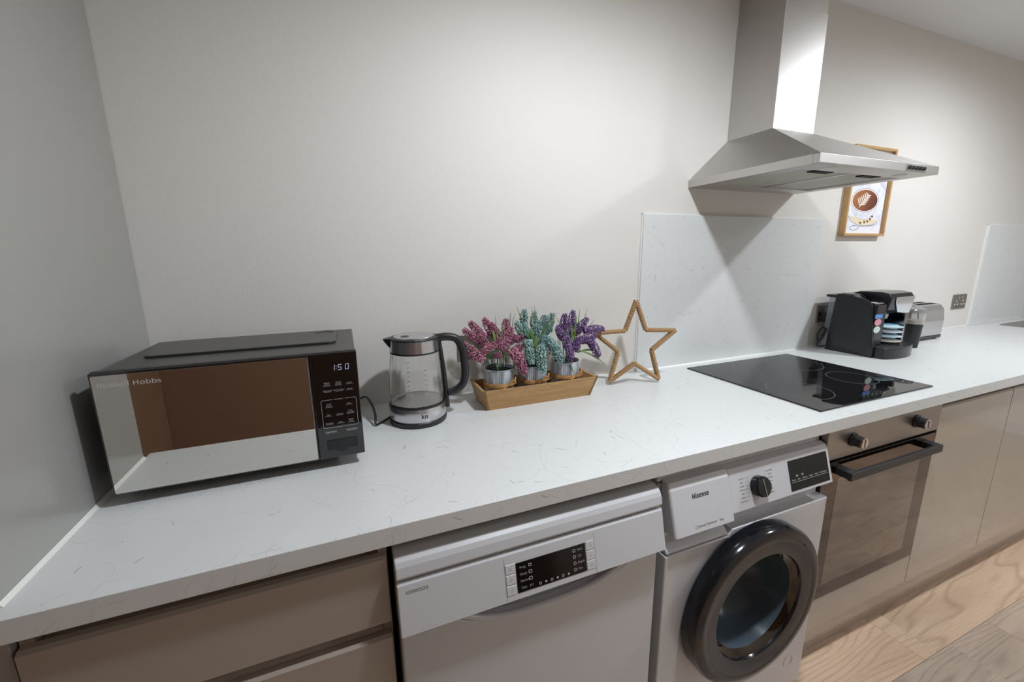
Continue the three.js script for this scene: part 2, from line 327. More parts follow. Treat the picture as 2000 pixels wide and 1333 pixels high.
// ---------- dishwasher ----------
{
  const x0 = 0.515, x1 = 1.113, xc = (x0 + x1) / 2;
  const t = thing('dishwasher', 'white freestanding dishwasher with black display between the drawers and washing machine', 'dishwasher', [xc, 0, 0.33]);
  part('body', box(x0 + 0.002, x1 - 0.002, 0.06, 0.815, 0.03, 0.585), applianceWhite, t);
  part('lid', [prismX([[0.03, 0.816], [0.600, 0.816], [0.604, 0.8030], [0.6435, 0.8030], [0.6455, 0.808], [0.6415, 0.825], [0.637, 0.834], [0.628, 0.841], [0.614, 0.8435], [0.03, 0.8435]], x0, x1, 0.003, 3)], applianceWhite, t, 'white top with rounded front edge');
  part('gap_strip', box(x0 + 0.004, x1 - 0.004, 0.70, 0.801, 0.586, 0.632), gapBlack, t);
  // control fascia, leaning slightly
  const fz = (y) => 0.667 - (y - 0.700) / 0.097 * 0.022;
  const fascia = part('control_panel', prismX([[0.586, 0.700], [0.659, 0.700], [fz(0.703), 0.703], [fz(0.792), 0.792], [0.641, 0.797], [0.586, 0.797]], x0, x1, 0.003, 3), applianceWhite, t);
  const tilt = Math.atan(0.022 / 0.097);
  const onF = (g, y) => { g.rotateX(-tilt); g.translate(0, y, fz(y)); return g; };
  const dispTex = canvasTex(1024, 384, (c, w, h) => {
    c.fillStyle = '#060607'; c.fillRect(0, 0, w, h); c.fillStyle = '#101014'; c.fillRect(250, 10, 14, h - 40);
    c.fillStyle = '#b9bcc0'; c.font = '40px sans-serif';
    ['Prog', 'Delay', 'Manual', 'Tabs'].forEach((s, i) => c.fillText(s, 48, 80 + i * 88));
    c.strokeStyle = '#c4c6ca'; c.lineWidth = 7;
    c.strokeRect(178, 48, 34, 30); c.strokeRect(174, 132, 40, 36); c.strokeRect(174, 220, 40, 36); c.fillText('3/1', 166, 344);
    for (let i = 0; i < 6; i++) { c.beginPath(); c.arc(320 + i * 84, 345, 15, 0, 7); if (i % 2) c.fill(); else c.stroke(); }
    for (let i = 0; i < 4; i++) { c.beginPath(); c.arc(848, 62 + i * 86, 19, 0, 7); c.stroke(); c.fillText(['Steri', '1/2', 'Rapid', 'Dry'][i], 895, 76 + i * 86); }
  });
  const dg = (() => { const g = box(-0.0795, 0.0795, -0.0295, 0.0295, -0.001, 0.0009); return plateUV(g, -0.0795, 0.0795, -0.0295, 0.0295); })();
  onF(dg, 0.7435); dg.translate(0.8225, 0, 0);
  part('display', dg, M(0xffffff, 0.12, 0, { map: dispTex }), fascia, 'black display with white symbols');
  for (const bx of [0.731, 0.914]) for (let i = 0; i < 3; i++) {
    const g = box(-0.0105, 0.0105, -0.0093, 0.0093, -0.001, 0.0011, 0.0008, 1); const y = 0.7645 - i * 0.0205; onF(g, y); g.translate(bx, 0, 0);
    const b = part('button', g, applianceWhite, fascia);
    const s = new THREE.RingGeometry(0.0022, 0.0029, 16); onF(s, y); s.translate(bx, 0, 0.0013); part('button_symbol', s, printGrey, b);
  }
  for (const bx of [0.7195, 0.9255]) { const g = box(-0.0004, 0.0004, -0.042, 0.042, -0.001, 0.0003); onF(g, 0.7455); g.translate(bx, 0, 0); part('panel_seam', g, printGrey, fascia); }
  const kw = lettering('KENWOOD', font, 0.040, 0.0062); onF(kw, 0.779); kw.translate(0.551, 0, 0.0002); part('lettering', kw, printGrey, fascia, 'grey brand lettering');
  // door with a crescent grip hollow under the fascia
  const s = new THREE.Shape(); const dx0 = x0 + 0.002, dx1 = x1 - 0.002, ga = 0.605, gb = 1.045, gt = 0.6995;
  s.moveTo(dx0, 0.13); s.lineTo(dx1, 0.13); s.lineTo(dx1, gt); s.lineTo(gb, gt);
  s.bezierCurveTo(gb - 0.03, 0.655, gb - 0.11, 0.643, (ga + gb) / 2, 0.643); s.bezierCurveTo(ga + 0.11, 0.643, ga + 0.03, 0.655, ga, gt); s.lineTo(dx0, gt); s.lineTo(dx0, 0.13);
  const door = part('door', prismZ(s, 0.612, 0.641, 0.005, 4, 20), applianceWhite, t, 'plain white door');
  const lipPts = []; for (let i = 0; i <= 24; i++) { const u = i / 24 * 2 - 1; lipPts.push([(ga + gb) / 2 + u * (gb - ga) / 2 * 0.93, 0.641 + 0.050 * Math.pow(Math.abs(u), 3.2), 0.6365]); }
  part('grip_lip', tube(lipPts, 0.0065, 60, 10), applianceWhite, t, 'rounded lip of the grip hollow');
  part('door_back', box(dx0, dx1, 0.13, 0.6995, 0.586, 0.6118), applianceWhite, t);
  part('base_panel', box(x0 + 0.004, x1 - 0.004, 0.03, 0.125, 0.54, 0.575), applianceWhite, t);
  for (const fx of [0.55, 1.08]) for (const fzz of [0.09, 0.53]) part('foot', cyl(0.018, 0.018, 0.06, 16, fx, 0, fzz), blackPlastic, t);
}

// ---------- washing machine ----------
{
  const x0 = 1.135, x1 = 1.7295, xc = (x0 + x1) / 2;
  const t = thing('washing_machine', 'white front-loading washing machine with large black porthole door beside the oven', 'washing machine', [xc, 0, 0.33]);
  part('body', [box(x0, x1, 0.02, 0.828, 0.06, 0.540, 0.004, 2), box(x0 + 0.002, x1 - 0.002, 0.700, 0.827, 0.541, 0.600)], applianceWhite, t);
  part('top_lid', box(x0, x1, 0.829, 0.849, 0.05, 0.600, 0.006, 3), applianceWhite, t);
  // lower front with round opening
  const cx = 1.432, cy = 0.443, R = 0.233;
  const fs = new THREE.Shape([[x0, 0.02], [x1, 0.02], [x1, 0.672], [1.352, 0.672], [1.340, 0.655], [x0, 0.655]].map(p => new THREE.Vector2(...p)));
  const hole = new THREE.Path(); hole.absarc(cx, cy, 0.19, 0, Math.PI * 2, true); fs.holes.push(hole);
  part('front_panel', prismZ(fs, 0.5405, 0.643, 0.004, 3, 48), applianceWhite, t);
  part('recess_strip', box(x0 + 0.006, x1 - 0.006, 0.655, 0.80, 0.6002, 0.612), applianceWhite, t);
  // fascia profile: top leans back
  const fz = (y) => 0.653 - (y - 0.722) / 0.095 * 0.028;
  const fascia = part('control_panel', prismX([[0.601, 0.722], [0.646, 0.722], [fz(0.726), 0.726], [fz(0.817), 0.817], [0.618, 0.829], [0.601, 0.834]], 1.3365, x1, 0.005, 4), applianceWhite, t);
  const dz = (y) => fz(y) + 0.006;
  const drawer = part('detergent_drawer', prismX([[0.601, 0.709], [0.651, 0.709], [dz(0.714), 0.714], [dz(0.820), 0.820], [0.620, 0.835], [0.601, 0.838]], x0 + 0.010, 1.336, 0.006, 4), applianceWhite, t);
  part('drawer_surround', prismX([[0.601, 0.660], [0.640, 0.660], [0.644, 0.664], [0.640, 0.670], [0.615, 0.690], [0.615, 0.70], [0.601, 0.70]], x0 + 0.003, 1.338, 0.004, 3), applianceWhite, t);
  const tilt = Math.atan(0.028 / 0.095);
  const onF = (g, x, y, lift = 0) => { g.rotateX(-tilt); g.translate(x, y, fz(y) + lift); return g; };
  const hs = lettering('Hisense', fontB, 0.052, 0.0125); onF(hs, 1.2365, 0.797, 0.0062); part('lettering', hs, printDark, drawer, 'black brand lettering');
  // small icons as raised print
  const sub = [lettering('Steam', font, 0.020, 0.0055), lettering('Inverter', font, 0.029, 0.0055), lettering('9kg', font, 0.012, 0.0068)];
  sub[0].translate(-0.026, 0, 0); sub[1].translate(0.008, 0, 0); sub[2].translate(0.038, -0.0005, 0);
  const ic = (x) => { const s = rectShape(x - 0.004, x + 0.004, -0.003, 0.003, 0.001), h = rectShape(x - 0.0034, x + 0.0034, -0.0024, 0.0024, 0.0006); s.holes.push(h); return clean(new THREE.ExtrudeGeometry(s, { depth: 0.0003, bevelEnabled: false, curveSegments: 3 })); };
  const subG = join([...sub, ic(-0.042), ic(-0.0115)].map(g => uvBox(clean(g)))); onF(subG, 1.254, 0.727, 0.0062); part('small_print', subG, printGrey, drawer, 'small grey print');
  // display
  const dw = 0.0800, dh = 0.041;
  const dT = canvasTex(1024, 512, (c, w, h) => {
    c.fillStyle = '#050506'; c.fillRect(0, 0, w, h); c.fillStyle = '#cfd2d6'; c.fillRect(40, h - 142, w - 70, 5);
    c.font = '38px sans-serif'; ['Temp.', 'Spin', 'Options', 'Delay', 'Steam', 'Start/Pause'].forEach((s, i) => c.fillText(s, [40, 190, 310, 490, 630, 770][i], h - 165));
    c.strokeStyle = '#cfd2d6'; c.lineWidth = 6; for (const x of [150, 290]) { c.beginPath(); c.moveTo(x, h - 235); c.lineTo(x + 60, h - 235); c.lineTo(x + 45, h - 255); c.stroke(); c.beginPath(); c.arc(x + 30, h - 240, 14, 0, 7); c.stroke(); }
  });
  const dg = plateUV(box(-dw, dw, -dh, dh, -0.001, 0.0008), -dw, dw, -dh, dh); onF(dg, 1.636, 0.7725); part('display', dg, M(0xffffff, 0.1, 0, { map: dT }), fascia, 'black display with a row of white labels');
  // program names round the knob
  const lab = [];
  const L1 = ['Spin Dry', 'Mix', 'Cotton', 'Synthetics', 'Wool', 'Rinse', 'Drum Clean'], L2 = ['Eco 40-60', 'Quick', 'Sportswear', 'Jeans', 'Baby', 'Shirts', 'Download'];
  for (let i = 0; i < 7; i++) {
    const a = lettering(L1[i], font, 0.0020 * L1[i].length + 0.002, 0.0042, 0.0003); a.translate(-0.054, 0.027 - i * 0.0095, 0); lab.push(a);
    const b = lettering(L2[i], font, 0.0020 * L2[i].length + 0.002, 0.0042, 0.0003); b.translate(0.049, 0.030 - i * 0.0095, 0); lab.push(b);
    lab.push(box(-0.041, -0.031, 0.0266 - i * 0.0095, 0.0272 - i * 0.0095, 0, 0.0003)); lab.push(box(0.031, 0.038, 0.0296 - i * 0.0095, 0.0302 - i * 0.0095, 0, 0.0003));
  }
  const dialPrint = join(lab.map(g => uvBox(clean(g)))); onF(dialPrint, 1.434, 0.775, 0.0001); part('dial_print', dialPrint, printGrey, fascia, 'tiny grey programme names');
  const kn = latheZ([[0, 0], [0.0265, 0], [0.0265, 0.018], [0.024, 0.022], [0.0225, 0.0225], [0, 0.021]], 48, 0, 0, 0); onF(kn, 1.434, 0.7745);
  const knob = part('programme_knob', kn, M(lin(0.03, 0.032, 0.036), 0.2, 0.6), fascia, 'dark round programme knob');
  const ln = box(-0.0012, 0.0012, -0.022, 0.022, 0.0205, 0.0232, 0.0005, 1); ln.rotateZ(0.15); onF(ln, 1.434, 0.7745); part('knob_line', ln, chrome, knob, 'bright pointer line');
  // porthole
  const door = part('porthole_door', latheZ([[0.150, 0.020], [0.154, 0.036], [0.158, 0.0455], [0.195, 0.0500], [0.219, 0.0500], [0.228, 0.046], [R, 0.036], [R, 0.006], [0.228, 0.001], [0.15, 0.001]], 96, cx, cy, 0.6435), M(lin(0.006, 0.007, 0.010), 0.12), t, 'black glossy round door');
  part('door_trim', latheZ([[0.196, 0.0497], [0.200, 0.0512], [0.2135, 0.0512], [0.217, 0.0497]], 96, cx, cy, 0.6435), M(lin(0.012, 0.011, 0.011), 0.1), door, 'dark grey door rim');
  const face = part('door_face', latheZ([[0.140, 0.024], [0.158, 0.041], [0.196, 0.0498]], 96, cx, cy, 0.6435), M(lin(0.075, 0.062, 0.053), 0.06, 1), door, 'smoked mirror ring around the bowl');
  const bowl = part('glass_bowl', latheZ([[0.141, 0.024], [0.138, 0.010], [0.130, -0.030], [0.118, -0.060], [0.100, -0.080], [0.05, -0.092], [0, -0.095]], 64, cx, cy, 0.6435), M(lin(0.075, 0.10, 0.125), 0.2), door, 'blue grey glass bowl');
  const tr = new THREE.TorusGeometry(0.082, 0.0022, 8, 64); tr.translate(cx - 0.012, cy + 0.006, 0.6435 - 0.0815); part('drum_ring', tr, M(lin(0.45, 0.38, 0.3), 0.25, 1), door, 'thin metal drum edge');
  part('drum_opening', latheZ([[0, -0.0800], [0.079, -0.0800], [0.080, -0.0865], [0, -0.0880]], 48, cx - 0.012, cy + 0.006, 0.6435), M(lin(0.006, 0.006, 0.007), 0.25), door, 'dark drum opening');
  const grip = box(-0.012, 0.012, -0.003, 0.003, 0, 0.003, 0.001, 1); grip.rotateZ(-0.75); grip.translate(cx + 0.146, cy + 0.146, 0.6435 + 0.0508); part('door_badge', grip, darkGrey, door);
  const drain = lathe([[0.018, 0], [0.019, 0.001], [0.020, 0]], 24); drain.rotateX(Math.PI / 2); drain.translate(1.66, 0.12, 0.6432); part('filter_cap', drain, applianceWhite, t);
  for (const fx of [1.18, 1.68]) for (const fzz of [0.1, 0.55]) part('foot', cyl(0.02, 0.02, 0.02, 16, fx, 0, fzz), blackPlastic, t);
}

// ---------- hob ----------
{
  const t = thing('induction_hob', 'black glass electric hob set on the worktop below the extractor hood', 'hob', [2.036, W, 0.325]);
  const x0 = 1.7412, x1 = 2.3312, z0 = 0.0652, z1 = 0.5852;
  part('glass_top', box(x0, x1, W + 0.0004, W + 0.005, z0, z1, 0.0015, 2), M(lin(0.008, 0.008, 0.009), 0.03, 0, { ior: 1.52 }), t);
  const ring = (x, z, r) => { const g = new THREE.RingGeometry(r - 0.0009, r + 0.0009, 72); g.rotateX(-Math.PI / 2); g.translate(x, W + 0.00515, z); return g; };
  for (const [x, z, r] of [[1.872, 0.432, 0.097], [1.885, 0.19, 0.0775], [2.185, 0.20, 0.10], [2.185, 0.415, 0.0775]]) part('zone_ring', ring(x, z, r), M(lin(0.16, 0.15, 0.14), 0.5), t, 'thin grey ring of a cooking zone');
  const mk = []; for (let i = 0; i < 6; i++) { mk.push(box(1.985 + i * 0.022, 1.993 + i * 0.022, W + 0.005, W + 0.0052, 0.560, 0.5612)); mk.push(box(1.987 + i * 0.022, 1.991 + i * 0.022, W + 0.005, W + 0.0052, 0.549, 0.5502)); }
  part('touch_marks', mk, printGrey, t);
}

// ---------- extractor hood ----------
{
  const x0 = 1.741, x1 = 2.340, yb = 1.6184, yl = 1.6440, zf = 0.4868, cx0 = 1.924, cx1 = 2.140, cz = 0.19, yt = 1.800;
  const t = thing('extractor_hood', 'stainless steel chimney extractor hood on the wall above the hob', 'extractor hood', [2.04, yb, 0.0]);
  const quad = (a, b, c, d) => { const g = new THREE.BufferGeometry(); g.setAttribute('position', new THREE.Float32BufferAttribute([...a, ...b, ...c, ...a, ...c, ...d], 3)); g.computeVertexNormals(); g.setAttribute('uv', new THREE.Float32BufferAttribute(new Array(12).fill(0), 2)); return uvBox(g); };
  const A = [x0, yl, 0.001], B = [x1, yl, 0.001], C = [x1, yl, zf], Dd = [x0, yl, zf], a = [cx0, yt, 0.001], b = [cx1, yt, 0.001], c = [cx1, yt, cz], d = [cx0, yt, cz];
  part('canopy', [quad(Dd, C, c, d), quad(A, Dd, d, a), quad(C, B, b, c), quad(B, A, a, b), quad(a, d, c, b)], steel, t, 'sloping steel canopy');
  part('lip', [box(x0, x1, yb, yl, zf - 0.02, zf, 0.001, 1), box(x0, x0 + 0.05, yb, yl, 0.001, zf - 0.02), box(x1 - 0.05, x1, yb, yl, 0.001, zf - 0.02), box(x0 + 0.05, x1 - 0.05, yb, yl, 0.001, 0.09), box(x0 + 0.05, x1 - 0.05, yb, yl, 0.405, zf - 0.02)], steel, t, 'flat steel rim');
  part('chimney', box(cx0, cx1, yt - 0.002, 2.19, 0.001, cz, 0.0012, 1), steel, t, 'square steel chimney duct');
  part('chimney_upper', box(cx0 + 0.003, cx1 - 0.003, 2.19, CH - 0.001, 0.001, cz - 0.003, 0.001, 1), steel, t, 'telescoping upper duct');
  const meshTex = canvasTex(256, 256, (cc, w, h) => { cc.fillStyle = '#d2d2c8'; cc.fillRect(0, 0, w, h); cc.fillStyle = '#77776f'; for (let i = 0; i < 8; i++) for (let j = 0; j < 8; j++) { cc.beginPath(); cc.ellipse(i * 32 + 16 + (j % 2 ? 8 : -8), j * 32 + 16, 9, 7, 0, 0, 7); cc.fill(); } });
  meshTex.repeat.set(20, 20);
  const filterMat = M(lin(0.80, 0.80, 0.76), 0.5, 0.2, { map: meshTex });
  for (const [fa, fb] of [[1.794, 2.0385], [2.0425, 2.287]]) {
    const f = part('grease_filter', box(fa, fb, yb + 0.004, yb + 0.012, 0.091, 0.404), filterMat, t, 'perforated metal grease filter');
    part('filter_frame', [box(fa, fb, yb + 0.001, yb + 0.013, 0.0905, 0.096), box(fa, fb, yb + 0.001, yb + 0.013, 0.399, 0.4045), box(fa, fa + 0.006, yb + 0.001, yb + 0.013, 0.096, 0.399), box(fb - 0.006, fb, yb + 0.001, yb + 0.013, 0.096, 0.399)], brushed, f);
    part('filter_latch', box((fa + fb) / 2 - 0.045, (fa + fb) / 2 + 0.045, yb + 0.0005, yb + 0.004, 0.365, 0.392), gapBlack, f, 'dark latch recess');
  }
  for (const lx of [1.86, 2.22]) part('hood_lamp', lathe([[0, -0.002], [0.018, -0.002], [0.021, -0.0005], [0.021, 0]], 32, lx, yb, 0.438), whitePaint, t, 'unlit round lamp');
  part('button_plate', box(2.158, 2.262, yb + 0.004, yb + 0.021, zf - 0.001, zf + 0.0012, 0.0005, 1), brushed, t);
  for (let i = 0; i < 5; i++) part('button', latheZ([[0.0055, 0], [0.0055, 0.004], [0.0045, 0.005], [0, 0.005]], 16, 2.170 + i * 0.02, yb + 0.0125, zf + 0.001), blackPlastic, t);
}

// ---------- framed print ----------
{
  const x0 = 2.683, x1 = 3.000, y0 = 1.4435, y1 = 1.848, zf = 0.026, bw = 0.0115;
  const t = thing('framed_print', 'oak framed picture of a cup of coffee on the wall, partly behind the hood', 'picture', [(x0 + x1) / 2, y0, 0.0]);
  const oakT = dataTex(256, 256, (u, v) => { const n = noise.noise(u * 60, v * 4, 2) * 18 + noise.noise(u * 140, v * 9, 5) * 10; return [196 + n, 156 + n, 104 + n]; });
  oakT.repeat.set(6, 3);
  const oak = M(lin(0.95, 0.95, 0.95), 0.5, 0, { map: oakT });
  part('frame_rail', box(x0, x1, y1 - bw, y1, 0.0005, zf, 0.001, 1), oak, t); part('frame_rail', box(x0, x1, y0, y0 + bw, 0.0005, zf, 0.001, 1), oak, t);
  part('frame_stile', box(x0, x0 + bw, y0 + bw, y1 - bw, 0.0005, zf, 0.001, 1), oak, t); part('frame_stile', box(x1 - bw, x1, y0 + bw, y1 - bw, 0.0005, zf, 0.001, 1), oak, t);
  const ax0 = x0 + bw, ax1 = x1 - bw, ay0 = y0 + bw, ay1 = y1 - bw;
  const art = canvasTex(768, 1024, (c, w, h) => {
    c.fillStyle = '#f0f0f4'; c.fillRect(0, 0, w, h);
    for (let i = 0; i < 170; i++) { c.fillStyle = `rgba(${rr(150, 215) | 0},${rr(160, 215) | 0},${rr(190, 235) | 0},${rr(0.04, 0.14)})`; c.beginPath(); c.ellipse(rr(0, w), rr(0, h * 0.95), rr(20, 90), rr(10, 50), rr(0, 3), 0, 7); c.fill(); }
    c.save(); c.translate(0, 609 - 400 * 0.7); c.scale(1, 0.7);
    // saucer
    c.strokeStyle = 'rgba(90,92,120,.75)'; c.lineWidth = 8; c.fillStyle = 'rgba(226,214,190,.8)'; c.beginPath(); c.ellipse(380, 700, 300, 150, 0.1, 0.1, Math.PI * 0.98); c.fill(); c.stroke();
    c.fillStyle = 'rgba(238,218,176,.8)'; c.beginPath(); c.ellipse(400, 720, 220, 100, 0.1, 0, Math.PI); c.fill();
    // cup body
    c.fillStyle = '#e9e9f0'; c.beginPath(); c.moveTo(105, 420); c.bezierCurveTo(120, 640, 220, 740, 380, 740); c.bezierCurveTo(540, 730, 610, 600, 625, 420); c.fill(); c.strokeStyle = 'rgba(110,110,140,.7)'; c.lineWidth = 5; c.stroke();
    for (let i = 0; i < 26; i++) { c.fillStyle = `rgba(190,195,215,${rr(0.1, 0.3)})`; c.beginPath(); c.ellipse(rr(190, 540), rr(520, 700), rr(20, 60), rr(8, 25), rr(0, 3), 0, 7); c.fill(); }
    // rim and coffee
    c.fillStyle = '#f6f4f2'; c.beginPath(); c.ellipse(365, 400, 272, 205, 0, 0, 7); c.fill(); c.strokeStyle = '#8a5a48'; c.lineWidth = 7; c.stroke();
    const g = c.createLinearGradient(110, 300, 620, 480); g.addColorStop(0, '#b97a4a'); g.addColorStop(0.5, '#8e5236'); g.addColorStop(1, '#4e2419'); c.fillStyle = g; c.beginPath(); c.ellipse(365, 402, 250, 186, 0, 0, 7); c.fill();
    for (let i = 0; i < 120; i++) { c.strokeStyle = `rgba(${rr(70, 210) | 0},${rr(40, 140) | 0},${rr(25, 90) | 0},.35)`; c.lineWidth = rr(2, 6); const a = rr(0, 6.28), k = rr(0.55, 0.97); c.beginPath(); c.ellipse(365, 402, 250 * k, 186 * k, 0, a, a + rr(0.1, 0.5)); c.stroke(); }
    c.fillStyle = '#f2e6da'; for (let i = 0; i < 6; i++) for (const sgn of [-1, 1]) { c.save(); c.translate(395 - i * 26, 320 + i * 33); c.rotate(sgn * 0.9 + 0.5); c.beginPath(); c.ellipse(0, -34 - i * 5, 11, 40 + i * 6, 0, 0, 7); c.fill(); c.restore(); }
    c.strokeStyle = '#f2e6da'; c.lineWidth = 12; c.beginPath(); c.moveTo(420, 280); c.lineTo(260, 530); c.stroke();
    c.restore();
    // cloth folds
    c.strokeStyle = 'rgba(120,124,160,.6)'; c.lineWidth = 7; for (let i = 0; i < 7; i++) { c.beginPath(); const x = 560 + i * 30; c.moveTo(x, 40 + i * 30); c.bezierCurveTo(x + 90, 160, x - 20, 240, x + 90, 420 + i * 20); c.stroke(); }
    c.save(); c.translate(0, 609 - 400 * 0.7); c.scale(1, 0.7);
    // beans
    for (const [x, y, a] of [[330, 800, 0.3], [410, 785, 1.2], [470, 770, 0.6], [520, 730, 1.4], [555, 680, 0.2]]) { c.fillStyle = '#5b3826'; c.beginPath(); c.ellipse(x, y, 26, 17, a, 0, 7); c.fill(); c.strokeStyle = '#c9a06a'; c.lineWidth = 3; c.beginPath(); c.moveTo(x - 16, y - 6); c.lineTo(x + 16, y + 6); c.stroke(); }
    // spoon
    c.strokeStyle = '#8b8ca8'; c.lineWidth = 12; c.beginPath(); c.ellipse(220, 890, 85, 42, -0.12, 0, 7); c.stroke(); c.beginPath(); c.moveTo(300, 875); c.bezierCurveTo(420, 840, 560, 880, 690, 800); c.stroke(); c.restore();
  });
  part('print', plateUV(box(ax0, ax1, ay0, ay1, 0.002, 0.010), ax0, ax1, ay0, ay1), M(0xffffff, 0.5, 0, { map: art }), t, 'watercolour print of a latte in a white cup');
}

// ---------- wall sockets ----------
function socket(x0, y0, label, plug) {
  const t = thing('wall_socket', label, 'socket', [x0 + 0.073, y0, 0]);
  const plate = part('face_plate', box(x0, x0 + 0.146, y0, y0 + 0.086, 0.0003, 0.007, 0.002, 2), M(lin(0.34, 0.32, 0.29), 0.4, 1), t, 'brushed metal plate');
  for (const cx of [x0 + 0.037, x0 + 0.109]) {
    part('socket_insert', [box(cx - 0.021, cx - 0.008, y0 + 0.024, y0 + 0.031, 0.0065, 0.0074), box(cx + 0.008, cx + 0.021, y0 + 0.024, y0 + 0.031, 0.0065, 0.0074), box(cx - 0.004, cx + 0.004, y0 + 0.042, y0 + 0.053, 0.0065, 0.0074)], printWhite, plate, 'white pin shutters');
    part('switch', box(cx - 0.006 + (cx > x0 + 0.073 ? -0.018 : 0.018), cx + 0.006 + (cx > x0 + 0.073 ? -0.018 : 0.018), y0 + 0.058, y0 + 0.074, 0.0065, 0.0095, 0.001, 1), brushed, plate);
  }
  if (plug) part('plug', [box(x0 + 0.014, x0 + 0.060, y0 + 0.006, y0 + 0.056, 0.0075, 0.040, 0.008, 3)], blackPlastic, t, 'black plug');
  return t;
}
socket(0.806, 1.0295, 'brushed metal double socket half hidden behind the pink flowers', false);
socket(2.604, 1.028, 'metal double socket with a black plug, behind the coffee machine', true);
socket(3.828, 1.024, 'brushed metal double socket on bare wall between toaster and sink', false);

// ---------- microwave ----------
{
  const x0 = 0.0385, x1 = 0.4871, y0 = 0.936, y1 = 1.1754, zf = 0.3780, xs = 0.3931;
  const t = thing('microwave', 'black microwave with mirrored door at the left end of the worktop', 'microwave', [(x0 + x1) / 2, W, 0.2]);
  const mwTop = M(lin(0.045, 0.044, 0.043), 0.32, 0.2);
  part('casing', box(x0 + 0.002, x1 - 0.002, y0 + 0.002, y1 - 0.0035, 0.062, 0.3580, 0.003, 2), mwTop, t);
  const rs = rectShape(0.075, 0.4459, -0.262, -0.088, 0.018); const rg = prismZ(rs, 0, 0.005, 0.0015, 2, 6); rg.rotateX(-Math.PI / 2); rg.translate(0, y1 - 0.0036, 0);
  const raised = part('top_panel', rg, mwTop, t, 'raised panel pressed into the top');
  part('vent_badge', tube([[0.395, y1 + 0.0015, 0.125], [0.4168, y1 + 0.0015, 0.112], [0.4382, y1 + 0.0015, 0.125]], 0.0016, 16, 6), mwTop, raised);
  part('front_frame', box(x0, x1, y0, y1, 0.3585, 0.3735, 0.003, 3), blackPlastic, t);
  part('door', box(x0, xs, y0, y1 - 0.0015, 0.3736, 0.3774, 0.0022, 2), blackGloss, t, 'black door edge');
  const glass = part('mirror_glass', prismZ(rectShape(x0 + 0.003, xs - 0.0025, y0 + 0.0025, y1 - 0.0065, 0.003), 0.3770, zf, 0.0002, 1, 4), M(lin(0.70, 0.69, 0.66), 0.015, 1), t, 'mirror finish door glass');
  const rh = lettering('Russell Hobbs', font, 0.0930, 0.0089, 0.0003); rh.translate(0.0961, 1.1516, zf); part('lettering', rh, M(lin(0.50, 0.48, 0.45), 0.6), glass, 'grey brand lettering');
  const cpT = canvasTex(768, 1900, (c, w, h) => {
    c.fillStyle = '#08080a'; c.fillRect(0, 0, w, h); c.fillStyle = '#c2c4c8'; c.strokeStyle = '#c2c4c8'; c.textAlign = 'center';
    const X = (x) => (x - xs) / (x1 - xs) * w, Y = (y) => (y1 - y) / (y1 - y0) * h;
    c.font = '30px sans-serif';
    const lab = (lines, x, y) => { lines.forEach((s, i) => c.fillText(s, X(x), Y(y) + i * 32)); const wd = 120; c.fillRect(X(x) - wd / 2, Y(y) + lines.length * 32 - 22, wd, 4); };
    lab(['Weight', 'Defrost'], 0.4226, 1.1075); lab(['Speed', 'Defrost'], 0.4454, 1.1075); lab(['Clock'], 0.4672, 1.1041);
    lab(['Microwave'], 0.4226, 1.0901); lab(['Kitchen Timer'], 0.4454, 1.0901); lab(['Power'], 0.4672, 1.0901);
    c.lineWidth = 6; c.beginPath(); c.roundRect ? c.roundRect(X(0.4076), Y(1.0707), X(0.4784) - X(0.4076), Y(1.0073) - Y(1.0707), 26) : c.rect(X(0.4076), Y(1.0707), X(0.4784) - X(0.4076), Y(1.0073) - Y(1.0707)); c.stroke();
    c.fillStyle = '#08080a'; c.fillRect(X(0.4430) - 100, Y(1.0707) - 16, 200, 32); c.fillStyle = '#c2c4c8'; c.fillText('Auto Menu', X(0.4430), Y(1.0707) + 10);
    lab(['Jacket', 'Potato'], 0.4226, 1.0596); lab(['Pizza'], 0.4629, 1.0571); lab(['Fish'], 0.4197, 1.0353); lab(['Popcorn'], 0.4425, 1.0353); lab(['Fresh', 'Vegetable'], 0.4643, 1.0402);
    lab(['Beverage'], 0.4202, 1.0164); lab(['Soup'], 0.4425, 1.0164); lab(['Dinner', 'Plate'], 0.4643, 1.0198);
    c.font = 'bold 32px sans-serif'; c.fillText('Stop/Cancel', X(0.4217), Y(0.9966)); c.fillRect(X(0.4217) - 90, Y(0.9966) + 10, 180, 4); c.fillText('Start/+30 Sec', X(0.4643), Y(0.9966)); c.fillRect(X(0.4643) - 80, Y(0.9966) + 10, 160, 4);
  });
  const cp = part('control_panel', plateUV(box(xs + 0.0012, x1, y0, y1 - 0.0015, 0.3736, zf, 0.0025, 3), xs, x1, y0, y1), M(0xffffff, 0.1, 0, { map: cpT, clearcoat: 1, clearcoatRoughness: 0.03 }), t, 'black touch panel with white labels');
  // clock digits 1:50
  const seg = []; const S = (dx, code) => {
    const w = 0.0072, h = 0.0125, th = 0.0012; const bar = (ax, ay, bw, bh) => { const g = box(ax, ax + bw, ay, ay + bh, zf, zf + 0.0004); g.translate(dx, 0, 0); seg.push(g); };
    if (code.includes('a')) bar(0, h - th, w, th); if (code.includes('g')) bar(0, h / 2 - th / 2, w, th); if (code.includes('d')) bar(0, 0, w, th);
    if (code.includes('f')) bar(0, h / 2, th, h / 2); if (code.includes('b')) bar(w - th, h / 2, th, h / 2); if (code.includes('e')) bar(0, 0, th, h / 2); if (code.includes('c')) bar(w - th, 0, th, h / 2);
  };
  S(0.4299, 'bc'); S(0.4435, 'afgcd'); S(0.4580, 'abcdef');
  for (const yy of [0.0035, 0.0085]) seg.push(box(0.4396, 0.4410, yy, yy + 0.0014, zf, zf + 0.0004));
